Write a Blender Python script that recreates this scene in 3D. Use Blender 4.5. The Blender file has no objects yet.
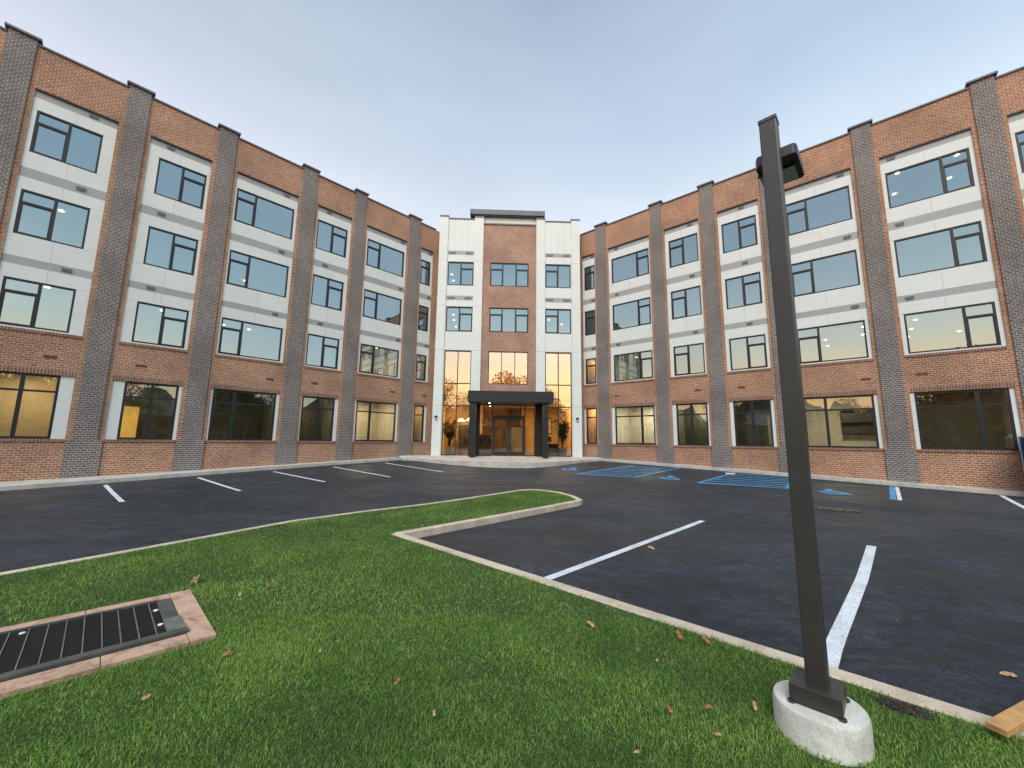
import bpy, bmesh, math, random
import numpy as np
from mathutils import Vector, Matrix
random.seed(7); RNG = np.random.default_rng(11)
R = math.radians
scene = bpy.context.scene
COL = scene.collection

# ------------------------------------------------------------------ helpers
class MB:
    """collects boxes, tubes and polygons into one mesh"""
    def __init__(s): s.v = []; s.f = []; s.mi = []; s.m = 0
    def add(s, vs, fs):
        n = len(s.v); s.v += [tuple(p) for p in vs]
        for f in fs: s.f.append(tuple(n + i for i in f)); s.mi.append(s.m)
    def box(s, x0, x1, y0, y1, z0, z1):
        if x0 > x1: x0, x1 = x1, x0
        if y0 > y1: y0, y1 = y1, y0
        if z0 > z1: z0, z1 = z1, z0
        s.add([(x0,y0,z0),(x1,y0,z0),(x1,y1,z0),(x0,y1,z0),(x0,y0,z1),(x1,y0,z1),(x1,y1,z1),(x0,y1,z1)],
              [(0,3,2,1),(4,5,6,7),(0,1,5,4),(1,2,6,5),(2,3,7,6),(3,0,4,7)])
    def prism(s, pts, z0, z1):
        n = len(pts)
        s.add([(x,y,z0) for x,y in pts] + [(x,y,z1) for x,y in pts],
              [tuple(range(n-1,-1,-1)), tuple(range(n,2*n))] + [(i,(i+1)%n,n+(i+1)%n,n+i) for i in range(n)])
    def lathe(s, prof, c=(0,0,0), n=32, cap0=True, cap1=True):
        vs = []
        for r, z in prof:
            for k in range(n):
                a = 2*math.pi*k/n; vs.append((c[0]+r*math.cos(a), c[1]+r*math.sin(a), c[2]+z))
        fs = []
        for i in range(len(prof)-1):
            for k in range(n):
                k2 = (k+1) % n; fs.append((i*n+k, i*n+k2, (i+1)*n+k2, (i+1)*n+k))
        if cap0: fs.append(tuple(range(n-1,-1,-1)))
        if cap1: fs.append(tuple((len(prof)-1)*n+k for k in range(n)))
        s.add(vs, fs)
    def tube(s, pts, rads, n=8):
        pts = [Vector(p) for p in pts]; vs = []; fs = []
        for i, p in enumerate(pts):
            t = (pts[min(i+1,len(pts)-1)] - pts[max(i-1,0)]).normalized()
            u = t.cross(Vector((0,0,1)));
            if u.length < .05: u = t.cross(Vector((1,0,0)))
            u.normalize(); w = t.cross(u)
            for k in range(n):
                a = 2*math.pi*k/n; vs.append(p + (u*math.cos(a) + w*math.sin(a))*rads[i])
        for i in range(len(pts)-1):
            for k in range(n):
                k2 = (k+1)%n; fs.append((i*n+k, (i+1)*n+k, (i+1)*n+k2, i*n+k2))
        fs.append(tuple(range(n))); fs.append(tuple((len(pts)-1)*n+k for k in range(n-1,-1,-1)))
        s.add(vs, fs)
    def build(s, name, mats, parent=None, mw=None, bevel=0, smooth=False, label=None):
        me = bpy.data.meshes.new(name); me.from_pydata(s.v, [], s.f)
        if not isinstance(mats, (list, tuple)): mats = [mats]
        for m in mats: me.materials.append(m)
        if len(mats) > 1:
            for p, i in zip(me.polygons, s.mi): p.material_index = i
        me.validate(); me.update()
        o = bpy.data.objects.new(name, me); COL.objects.link(o)
        if parent: o.parent = parent
        if mw is not None: o.matrix_basis = mw
        if bevel:
            b = o.modifiers.new('bevel', 'BEVEL'); b.width = bevel; b.segments = 2; b.limit_method = 'ANGLE'; b.angle_limit = R(40)
        if smooth:
            for p in me.polygons: p.use_smooth = True
            if smooth == 'auto':
                e = o.modifiers.new('ws', 'EDGE_SPLIT'); e.split_angle = R(35)
        if label: o['label'] = label
        return o

def gridwall(mb, xs, zs, y0, y1, cell):
    """one connected slab with openings: cell(i, j) gives a material index or None for a hole"""
    vid = {}
    def v(i, j, k):
        key = (i, j, k)
        if key not in vid: vid[key] = len(mb.v); mb.v.append((xs[i], (y0, y1)[k], zs[j]))
        return vid[key]
    nx, nz = len(xs)-1, len(zs)-1; C = {(i, j): cell(i, j) for i in range(nx) for j in range(nz)}
    def f(q, m): mb.f.append(tuple(q)); mb.mi.append(m)
    for (i, j), m in C.items():
        if m is None: continue
        f((v(i,j,0), v(i+1,j,0), v(i+1,j+1,0), v(i,j+1,0)), m); f((v(i,j+1,1), v(i+1,j+1,1), v(i+1,j,1), v(i,j,1)), m)
        if C.get((i-1,j)) is None: f((v(i,j,0), v(i,j+1,0), v(i,j+1,1), v(i,j,1)), m)
        if C.get((i+1,j)) is None: f((v(i+1,j+1,0), v(i+1,j,0), v(i+1,j,1), v(i+1,j+1,1)), m)
        if C.get((i,j-1)) is None: f((v(i+1,j,0), v(i,j,0), v(i,j,1), v(i+1,j,1)), m)
        if C.get((i,j+1)) is None: f((v(i,j+1,0), v(i+1,j+1,0), v(i+1,j+1,1), v(i,j+1,1)), m)

def tag(o, label=None, cat=None, group=None, kind=None):
    if label: o['label'] = label
    if cat: o['category'] = cat
    if group: o['group'] = group
    if kind: o['kind'] = kind
    return o
def empty(name, loc=(0,0,0), rz=0):
    o = bpy.data.objects.new(name, None); COL.objects.link(o); o.empty_display_size = .2
    o.location = loc; o.rotation_euler = (0,0,rz); return o
def copy_tree(o, parent=None):
    c = o.copy(); COL.objects.link(c)
    if parent: c.parent = parent
    for ch in o.children: copy_tree(ch, c)
    return c

# ------------------------------------------------------------------ materials
class NT:
    def __init__(s, name):
        s.mat = bpy.data.materials.new(name); s.mat.use_nodes = True
        s.t = s.mat.node_tree; s.n = s.t.nodes; s.l = s.t.links
        s.b = s.n['Principled BSDF']; s.out = s.n['Material Output']
    def node(s, typ, **kw):
        n = s.n.new(typ)
        for k, v in kw.items():
            if k.startswith('i_'):
                key = k[2:].replace('_', ' '); n.inputs[int(key) if key.isdigit() else key].default_value = v
            else: setattr(n, k, v)
        return n
    def link(s, a, b): s.l.new(a, b)
    def noise(s, vec, scale, detail=4, rough=.55, dist=0):
        n = s.node('ShaderNodeTexNoise'); n.inputs['Scale'].default_value = scale; n.inputs['Detail'].default_value = detail
        n.inputs['Roughness'].default_value = rough; n.inputs['Distortion'].default_value = dist
        if vec: s.link(vec, n.inputs['Vector'])
        return n.outputs['Fac']
    def ramp(s, fac, stops):
        r = s.node('ShaderNodeValToRGB'); e = r.color_ramp.elements
        e[0].position, e[0].color = stops[0][0], (*stops[0][1], 1); e[1].position, e[1].color = stops[-1][0], (*stops[-1][1], 1)
        for p, c in stops[1:-1]: x = e.new(p); x.color = (*c, 1)
        s.link(fac, r.inputs[0]); return r.outputs[0]
    def mul(s, a, b, fac=1, mode='MULTIPLY'):
        m = s.node('ShaderNodeMixRGB', blend_type=mode)
        if isinstance(fac, bpy.types.NodeSocket): s.link(fac, m.inputs[0])
        else: m.inputs[0].default_value = fac
        for i, x in ((1, a), (2, b)):
            if isinstance(x, bpy.types.NodeSocket): s.link(x, m.inputs[i])
            else: m.inputs[i].default_value = (*x, 1)
        return m.outputs[0]
    def coord(s, which='Object'): return s.node('ShaderNodeTexCoord').outputs[which]
    def bump(s, h, strength=.3, dist=.01):
        b = s.node('ShaderNodeBump'); b.inputs['Strength'].default_value = strength; b.inputs['Distance'].default_value = dist
        s.link(h, b.inputs['Height']); s.link(b.outputs[0], s.b.inputs['Normal']); return b
    def base(s, c):
        if isinstance(c, bpy.types.NodeSocket): s.link(c, s.b.inputs['Base Color'])
        else: s.b.inputs['Base Color'].default_value = (*c, 1)

def m_plain(name, col, rough=.6, var=.12, scale=3, metal=0, bump=0, fine=60):
    t = NT(name); c = t.coord(); g = t.noise(c, scale, 5); g2 = t.noise(c, fine, 3)
    lo = tuple(x*(1-var) for x in col); hi = tuple(min(1, x*(1+var)) for x in col)
    a = t.ramp(g, [(.3, lo), (.7, hi)]); a = t.mul(a, t.ramp(g2, [(.3, (1-var*.6,)*3), (.7, (1,)*3)]))
    t.base(a); t.b.inputs['Roughness'].default_value = rough; t.b.inputs['Metallic'].default_value = metal
    if bump: t.bump(g2, bump, .004)
    return t.mat

def m_brick(name, c1, c2, mortar, bw=.21, bh=.085, ms=.012, soldier=False, stain=(.78, 1.06)):
    t = NT(name); sx = t.node('ShaderNodeSeparateXYZ'); t.link(t.coord(), sx.inputs[0])
    ad = t.node('ShaderNodeMath', operation='ADD'); t.link(sx.outputs[0], ad.inputs[0]); t.link(sx.outputs[1], ad.inputs[1])
    cb = t.node('ShaderNodeCombineXYZ')
    if soldier: t.link(sx.outputs[2], cb.inputs[0]); t.link(ad.outputs[0], cb.inputs[1])
    else: t.link(ad.outputs[0], cb.inputs[0]); t.link(sx.outputs[2], cb.inputs[1])
    b = t.node('ShaderNodeTexBrick'); b.offset = 0 if soldier else .5
    t.link(cb.outputs[0], b.inputs['Vector']); b.inputs['Scale'].default_value = 1
    b.inputs['Color1'].default_value = (*c1, 1); b.inputs['Color2'].default_value = (*c2, 1); b.inputs['Mortar'].default_value = (*mortar, 1)
    b.inputs['Brick Width'].default_value = bw; b.inputs['Row Height'].default_value = bh
    b.inputs['Mortar Size'].default_value = ms; b.inputs['Mortar Smooth'].default_value = .15; b.inputs['Bias'].default_value = 0
    n1 = t.noise(cb.outputs[0], .45, 6, .6); n2 = t.noise(cb.outputs[0], 9, 3); n3 = t.noise(cb.outputs[0], 2.2, 4, .7, .6)
    c = t.mul(b.outputs['Color'], t.ramp(n1, [(.38, (stain[0],)*3), (.60, (stain[1],)*3)]))
    c = t.mul(c, t.ramp(n2, [(.4, (.86,)*3), (.6, (1.10,)*3)]))
    # lime bloom: pale washed patches on the new brickwork
    c = t.mul(c, (.45, .38, .33), fac=t.ramp(n3, [(.58, (0,)*3), (.74, (.13,)*3)]), mode='MIX')
    t.base(c); t.b.inputs['Roughness'].default_value = .85
    inv = t.node('ShaderNodeMath', operation='SUBTRACT'); inv.inputs[0].default_value = 1; t.link(b.outputs['Fac'], inv.inputs[1])
    t.bump(inv.outputs[0], .5, .008)
    return t.mat

M = {}
M['brick'] = m_brick('red_orange_brick', (.40,.160,.076), (.27,.105,.053), (.46,.38,.29), bw=.185, ms=.013)
M['brick_tower'] = m_brick('plain_brown_brick', (.40,.235,.17), (.33,.185,.13), (.40,.31,.25), ms=.008)
M['grey_brick'] = m_brick('charcoal_grey_brick', (.098,.084,.080), (.140,.121,.114), (.36,.335,.315), bw=.17, ms=.012)
M['soldier'] = m_brick('soldier_course_brick', (.27,.12,.075), (.20,.09,.055), (.36,.29,.23), bw=.3, bh=.085, soldier=True)
M['white'] = m_plain('white_fibre_cement_panel', (.63,.675,.66), .55, .045, .8, fine=5)
M['greyband'] = m_plain('light_grey_panel', (.32,.34,.345), .55, .05, 1.2)
M['joint'] = m_plain('panel_joint_gap', (.42,.43,.42), .8)
M['backing'] = m_plain('dark_joint_backing', (.12,.12,.12), .8)
M['coping'] = m_plain('dark_grey_coping_metal', (.11,.115,.14), .5, .1, 2)
M['frame'] = m_plain('charcoal_window_frame', (.008,.0095,.013), .5, .1)
M['blackmetal'] = m_plain('black_canopy_metal', (.009,.009,.012), .45, .15, 2)
M['pole'] = m_plain('dark_bronze_painted_steel', (.042,.037,.034), .42, .18, 4, fine=40, bump=.05)
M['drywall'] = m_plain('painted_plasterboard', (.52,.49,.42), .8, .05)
M['ceil'] = m_plain('white_ceiling', (.66,.65,.61), .8, .04)
M['ifloor'] = m_plain('timber_look_floor', (.22,.17,.12), .5, .15)
M['warmwall'] = m_plain('warm_beige_wall', (.60,.42,.22), .7, .07)
M['darkroom'] = m_plain('shaded_room_wall', (.26,.25,.21), .8, .2)  # darker copy of the plasterboard; the shade of unlit rooms is in its colour
M['louver'] = m_plain('grey_louver', (.23,.235,.24), .5)
M['redvent'] = m_plain('red_painted_vent', (.20,.055,.035), .6)
M['wood'] = m_plain('orange_wood_veneer', (.36,.16,.06), .4, .2, 3)
M['cabinet'] = m_plain('dark_cabinet', (.05,.045,.04), .4)
M['potwhite'] = m_plain('white_ceramic', (.6,.6,.58), .3)
M['fabric'] = m_plain('tan_fabric', (.33,.22,.13), .9)
M['plantleaf'] = m_plain('indoor_leaf', (.05,.11,.03), .4, .4, 6)
M['bark'] = m_plain('bark', (.09,.065,.045), .9, .3, 8)
M['picture'] = m_plain('pale_picture', (.6,.62,.6), .4, .2)

def m_glass(name, refl, tint, through):
    t = NT(name); t.n.remove(t.b)
    tr = t.node('ShaderNodeBsdfTransparent'); tr.inputs[0].default_value = (*through,1)
    gl = t.node('ShaderNodeBsdfGlossy'); gl.inputs['Color'].default_value = (*tint,1); gl.inputs['Roughness'].default_value = 0
    fr = t.node('ShaderNodeFresnel'); fr.inputs[0].default_value = 1.7
    ma = t.node('ShaderNodeMath', operation='MULTIPLY_ADD', use_clamp=True); t.link(fr.outputs[0], ma.inputs[0]); ma.inputs[1].default_value = 1.0; ma.inputs[2].default_value = refl
    mx = t.node('ShaderNodeMixShader'); t.link(ma.outputs[0], mx.inputs[0]); t.link(tr.outputs[0], mx.inputs[1]); t.link(gl.outputs[0], mx.inputs[2])
    b = t.node('ShaderNodeBump'); b.inputs['Strength'].default_value = .02; b.inputs['Distance'].default_value = .02
    t.link(t.noise(t.coord(), 1.2, 1), b.inputs['Height']); t.link(b.outputs[0], gl.inputs['Normal'])
    t.link(mx.outputs[0], t.out.inputs[0]); return t.mat
M['glass'] = m_glass('coated_window_glass', .38, (.65,.82,.88), (.42,.46,.40))
M['clearglass'] = m_glass('ground_floor_glass', .20, (.78,.90,.90), (.66,.66,.58))
M['lobbyglass'] = m_glass('lobby_glass', .45, (1.0,.95,.86), (.62,.60,.52))

def m_emit(name, col, s):
    t = NT(name); t.b.inputs['Base Color'].default_value = (*col, 1); t.b.inputs['Emission Color'].default_value = (*col, 1)
    t.b.inputs['Emission Strength'].default_value = s; return t.mat
M['lamp'] = m_emit('lit_warm_lamp', (1, .86, .62), 14)
M['lampw'] = m_emit('lit_lamp_white', (1, .93, .8), 9)

def m_asphalt():
    t = NT('fresh_asphalt'); c = t.coord()
    a = t.noise(c, .35, 5, .6, .4); b = t.noise(c, 130, 3, .8); m_ = t.noise(c, 38, 4, .8); d = t.noise(c, 2.6, 7, .7, 1.4)
    mp = t.node('ShaderNodeMapping'); mp.inputs['Scale'].default_value = (.22, 2.4, 1); mp.inputs['Rotation'].default_value = (0,0,R(-43)); t.link(c, mp.inputs[0])
    e = t.noise(mp.outputs[0], 1.1, 7, .68, .6)
    col = t.ramp(a, [(.40, (.0150,.0195,.0265)), (.60, (.0255,.0315,.041))])
    col = t.mul(col, t.ramp(b, [(.38, (.55,)*3), (.5, (1,)*3), (.63, (1.9,)*3)]))
    col = t.mul(col, t.ramp(m_, [(.40, (.55,)*3), (.60, (1.5,)*3)]))
    col = t.mul(col, t.ramp(d, [(.40, (.72,)*3), (.58, (1.2,)*3)]))
    col = t.mul(col, t.ramp(e, [(.40, (.74,)*3), (.60, (1.32,)*3)]))
    sc = t.noise(c, .8, 8, .78, 2.4)       # dusty scuffs
    col = t.mul(col, (.10,.11,.12), fac=t.ramp(sc, [(.56, (0,)*3), (.70, (.38,)*3)]), mode='MIX')
    dk = t.noise(c, 1.5, 9, .85, 1.8)        # damp and tar-dark marks
    col = t.mul(col, (.004,.005,.006), fac=t.ramp(dk, [(.60, (0,)*3), (.635, (.75,)*3)]), mode='MIX')
    v = t.node('ShaderNodeTexVoronoi'); v.inputs['Scale'].default_value = 3.2; t.link(c, v.inputs['Vector'])
    sp = t.ramp(v.outputs['Distance'], [(.028, (.9,)*3), (.045, (0,)*3)])
    gate = t.ramp(t.noise(c, 1.3, 2), [(.52, (0,)*3), (.58, (1,)*3)])
    col = t.mul(col, (.34,.34,.33), fac=t.mul(sp, gate), mode='MIX')
    t.base(col)
    rr = t.ramp(e, [(.4, (.52,)*3), (.6, (.74,)*3)]); t.link(rr, t.b.inputs['Roughness'])
    h = t.mul(b, m_, .5, 'ADD'); t.bump(h, .6, .008)
    t.b.inputs['Specular IOR Level'].default_value = .30
    return t.mat
M['asphalt'] = m_asphalt()
def m_concrete(name, col, var=.18, crack=True, bump=.35):
    t = NT(name); c = t.coord(); a = t.noise(c, 2.2, 6, .65, .5); b = t.noise(c, 90, 4, .7); s = t.noise(c, 7, 5, .7)
    k = t.ramp(a, [(.4, tuple(x*(1-var) for x in col)), (.6, tuple(x*(1+var*.6) for x in col))])
    k = t.mul(k, t.ramp(b, [(.4, (.82,)*3), (.6, (1.08,)*3)])); k = t.mul(k, (.30,.20,.12), fac=t.ramp(s, [(.53, (0,)*3), (.68, (.34,)*3)]), mode='MIX')
    pit = t.ramp(t.noise(c, 28, 2), [(.20, (.6,)*3), (.25, (1,)*3)]); k = t.mul(k, pit)
    t.base(k); t.b.inputs['Roughness'].default_value = .88; t.bump(b, bump, .004); return t.mat
M['kerb'] = m_concrete('kerb_concrete', (.54,.465,.37))
M['walk'] = m_concrete('walk_concrete', (.50,.48,.44), .15)
M['footing'] = m_concrete('footing_concrete', (.58,.59,.54), .16)
def m_paver():
    t = NT('pink_stamped_concrete'); c = t.coord(); a = t.noise(c, 5, 6, .7, .8); b = t.noise(c, 60, 4, .7)
    k = t.ramp(a, [(.3, (.17,.12,.085)), (.5, (.46,.30,.215)), (.7, (.54,.39,.28))]); k = t.mul(k, t.ramp(b, [(.3, (.75,)*3), (.6, (1.05,)*3)]))
    t.base(k); t.b.inputs['Roughness'].default_value = .85; t.bump(a, .4, .01); return t.mat
M['paver'] = m_paver()
def m_paint(name, col, wear=.5):
    t = NT(name); c = t.coord(); a = t.noise(c, 60, 4, .75); b = t.noise(c, 2.5, 5, .6)
    k = t.ramp(b, [(.4, tuple(x*.80 for x in col)), (.6, col)])
    k = t.mul(k, (.03,.032,.036), fac=t.ramp(a, [(wear-.09, (.8,)*3), (wear+.0, (0,)*3)]), mode='MIX')
    t.base(k); t.b.inputs['Roughness'].default_value = .65; t.bump(a, .3, .004); return t.mat
M['wpaint'] = m_paint('white_line_paint', (.66,.72,.78), .455)
M['bpaint'] = m_paint('blue_line_paint', (.055,.30,.60), .48)
def m_soil():
    t = NT('lawn_soil'); c = t.coord(); a = t.noise(c, 3, 5); b = t.noise(c, 50, 4, .7)
    k = t.ramp(a, [(.3, (.030,.060,.012)), (.7, (.045,.085,.018))]); k = t.mul(k, t.ramp(b, [(.3, (.45,)*3), (.7, (1.2,)*3)]))
    t.base(k); t.b.inputs['Roughness'].default_value = .95; t.bump(b, .8, .02); return t.mat
M['soil'] = m_soil()
def m_grass():
    t = NT('lawn_grass_blades'); at = t.node('ShaderNodeAttribute', attribute_name='tint'); sx = t.node('ShaderNodeSeparateColor'); t.link(at.outputs['Color'], sx.inputs[0])
    c = t.ramp(sx.outputs[0], [(0, (.065,.155,.028)), (.45, (.185,.345,.062)), (.85, (.33,.48,.12)), (1, (.48,.46,.23))])
    big = t.noise(t.coord(), .9, 5, .6, .6)
    c = t.mul(c, t.ramp(big, [(.40, (.72,.78,.72)), (.60, (1.18,1.14,1.05))]))
    t.base(c); t.b.inputs['Roughness'].default_value = .55; t.b.inputs['Specular IOR Level'].default_value = .25
    tr = t.node('ShaderNodeBsdfTranslucent'); t.link(c, tr.inputs[0]); mx = t.node('ShaderNodeMixShader'); mx.inputs[0].default_value = .38
    t.link(t.b.outputs[0], mx.inputs[1]); t.link(tr.outputs[0], mx.inputs[2]); t.link(mx.outputs[0], t.out.inputs[0]); return t.mat
M['grass'] = m_grass()
M['mesh'] = m_plain('black_mesh_grating', (.010,.011,.010), .6, .5, 6, fine=120, bump=.6)
M['bar'] = m_plain('galvanised_bar', (.20,.22,.20), .5, .25, 8, .5)
M['gframe'] = m_plain('dark_steel_angle', (.095,.10,.095), .5, .3, 5, .3)
M['bolt'] = m_plain('white_cap', (.75,.75,.72), .4)
M['plank'] = m_plain('fresh_sawn_pine', (.47,.27,.10), .65, .25, 12, fine=80, bump=.2)
M['dirt'] = m_plain('dark_soil_clods', (.03,.022,.016), .95, .5, 30, fine=90, bump=.6)
M['stone'] = m_plain('rubble', (.10,.085,.06), .9, .5, 20)
M['leafa'] = m_plain('dry_tan_leaf', (.42,.25,.12), .7, .35, 20)
M['leafb'] = m_plain('dry_russet_leaf', (.33,.12,.05), .7, .35, 20)
M['blueplastic'] = m_plain('blue_plastic', (.012,.10,.32), .4, .2)
M['whiteplastic'] = m_plain('white_plastic', (.65,.66,.66), .4, .1)

# ------------------------------------------------------------------ camera
F_PX, PITCH, ROLL = 396.2687, .1419835, .0122795
cp, sp_ = math.cos(PITCH), math.sin(PITCH); cr, sr = math.cos(ROLL), math.sin(ROLL)
right = Vector((1,0,0)); fwd = Vector((0,cp,sp_)); up = Vector((0,-sp_,cp))
r2 = right*cr + up*sr; u2 = -right*sr + up*cr
cam_d = bpy.data.cameras.new('camera'); cam = bpy.data.objects.new('camera', cam_d); COL.objects.link(cam)
cam_d.sensor_width = 36; cam_d.lens = F_PX/1024*36; cam_d.clip_end = 3000; cam_d.clip_start = .05
cam.matrix_world = Matrix(((r2.x,u2.x,-fwd.x,0),(r2.y,u2.y,-fwd.y,0),(r2.z,u2.z,-fwd.z,0),(0,0,0,1)))
scene.camera = cam

# ------------------------------------------------------------------ ground height
def b_(y):  # level of lawn, kerb tops and the foot of the brick walls; rises gently to the entrance
    w = 1.2; v = (min(y, 30)-12.6)/w
    return -1.71 + .05*w*(math.log1p(math.exp(v)) if v < 30 else v)
def h_(y): return b_(y) - .14

def sheet(name, xs, ys, zf, mat, kind='structure'):
    v = [(x, y, zf(x, y)) for y in ys for x in xs]; nx = len(xs)
    f = [(j*nx+i, j*nx+i+1, (j+1)*nx+i+1, (j+1)*nx+i) for j in range(len(ys)-1) for i in range(nx-1)]
    me = bpy.data.meshes.new(name); me.from_pydata(v, [], f); me.materials.append(mat)
    for p in me.polygons: p.use_smooth = True
    o = bpy.data.objects.new(name, me); COL.objects.link(o); tag(o, kind=kind); return o
ys = [-900,-300,-120,-60,-30,-10,0,6,8] + [8+.25*i for i in range(1, 93)] + [33,40,80,300,900]
xs = [-900,-300,-100,-60,-40] + list(range(-30, 31, 5)) + [40,60,100,300,900]
sheet('asphalt_lot', xs, ys, lambda x, y: h_(y), M['asphalt'])

def ribbon(name, pts, w, mat, lift=.006, kind='structure', step=.3, label=None):
    """a painted strip following the ground; pts polyline in plan"""
    mb = MB()
    for (a, c) in zip(pts[:-1], pts[1:]):
        a = Vector(a); c = Vector(c); d = (c-a); L = d.length; d.normalize(); n = Vector((-d.y, d.x))*w/2
        k = max(1, int(L/step)); vs = []; fs = []
        for i in range(k+1):
            p = a + d*L*i/k
            for q in (p-n, p+n): vs.append((q.x, q.y, h_(q.y)+lift))
        for i in range(k): fs.append((2*i, 2*i+1, 2*i+3, 2*i+2))
        mb.add(vs, fs)
    o = mb.build(name, mat); tag(o, kind=kind, label=label); return o

def kerb(name, pts, w=.165, top=.0, down=.35, step=.5, mat='kerb'):
    pts = [Vector(p) for p in pts]; P = []
    for a, c in zip(pts[:-1], pts[1:]):
        k = max(1, int((c-a).length/step))
        for i in range(k): P.append(a.lerp(c, i/k))
    P.append(pts[-1]); vs = []
    for i, p in enumerate(P):
        d1 = (P[i]-P[i-1]).normalized() if i else (P[1]-P[0]).normalized(); d2 = (P[i+1]-P[i]).normalized() if i < len(P)-1 else d1
        t = (d1+d2).normalized(); sc = 1/max(.5, t.dot(d1)); n = Vector((-t.y, t.x))*w/2*sc
        z = b_(p.y)+top; e = .012
        for s, zz in ((-1, z-down), (-1, z-e), (-1+2*e/w, z), (1-2*e/w, z), (1, z-e), (1, z-down)):
            q = p+n*s; vs.append((q.x, q.y, zz))
    fs = []
    for i in range(len(P)-1):
        for k in range(5): fs.append((6*i+k, 6*i+k+1, 6*i+6+k+1, 6*i+6+k))
    fs.append(tuple(range(5,-1,-1))); fs.append(tuple(len(vs)-6+k for k in range(6)))
    mb = MB(); mb.add(vs, fs); o = mb.build(name, M[mat]); tag(o, kind='structure'); return o

# wing frames -------------------------------------------------------
dL = Vector((.69727646,.7168023)); iL = Vector((-.7168023,.69727646)); OL = Vector((-15.9656,15.5307))
dR = Vector((-.75468954,.65608208)); iR = Vector((.65608208,.75468954)); OR = Vector((15.3059,17.6063))
def mat_from(o, x, y): return Matrix(((x.x,y.x,0,o.x),(x.y,y.y,0,o.y),(0,0,1,0),(0,0,0,1)))
MWL = mat_from(OL, dL, iL); MWR = mat_from(OR, -dR, iR)          # right wing: local x = -s
dT = Vector((.9994065,.0344489)); iT = Vector((-.0344489,.9994065)); OT = Vector((-.89356,25.92313)); MWT = mat_from(OT, dT, iT)
def PL(s, d): return OL + dL*s + iL*d
def PR(s, d): return OR + dR*s + iR*d

# kerbs & lawn -------------------------------------------------------
K0 = (-2.10,7.60)
kr = Vector((.7285,-.685))
KR_end = Vector((-1.63,7.14)) + kr*24
kerb('kerb', [K0, tuple(KR_end)])
kerb('kerb', [K0, (1.95,11.83), (2.02,11.98), (1.98,12.25), (1.90,12.68), (1.62,13.25), (1.25,13.62), (.95,13.80), (.6,13.84), (.25,13.62)])
kerb('kerb', [(.25,13.62),
              (-.95,12.35), (-2.22,10.96), (-3.4,9.9), (-4.55,8.62), (-5.65,6.5), (-6.4,5.1), (-8.4,1.2), (-10.5,-3), (-11.5,-6)], w=.115)
lawn_poly = [(-2.10,7.60), (1.95,11.83), (2.02,11.98), (1.98,12.25), (1.90,12.68), (1.62,13.25), (1.25,13.62), (.95,13.80), (.6,13.84), (.25,13.62),
             (-.95,12.35), (-2.22,10.96), (-3.4,9.9), (-4.55,8.62), (-5.65,6.5), (-6.4,5.1), (-8.4,1.2), (-10.5,-3), (-11.5,-6), (-4,-8), (KR_end.x, KR_end.y)]
from mathutils.geometry import tessellate_polygon
bm = bmesh.new(); vs = [bm.verts.new((x, y, 0)) for x, y in lawn_poly]
for tri in tessellate_polygon([[Vector((x, y, 0)) for x, y in lawn_poly]]):
    bm.faces.new([vs[i] for i in tri])
for yy in [8+.5*i for i in range(13)]:
    bmesh.ops.bisect_plane(bm, geom=bm.verts[:]+bm.edges[:]+bm.faces[:], plane_co=(0,yy,0), plane_no=(0,1,0))
for v in bm.verts: v.co.z = b_(v.co.y) - .015
me = bpy.data.meshes.new('lawn'); bm.to_mesh(me); bm.free(); me.materials.append(M['soil'])
for p in me.polygons:
    if p.normal.z < 0: p.flip()
lawn = bpy.data.objects.new('lawn', me); COL.objects.link(lawn); tag(lawn, kind='structure')

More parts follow.
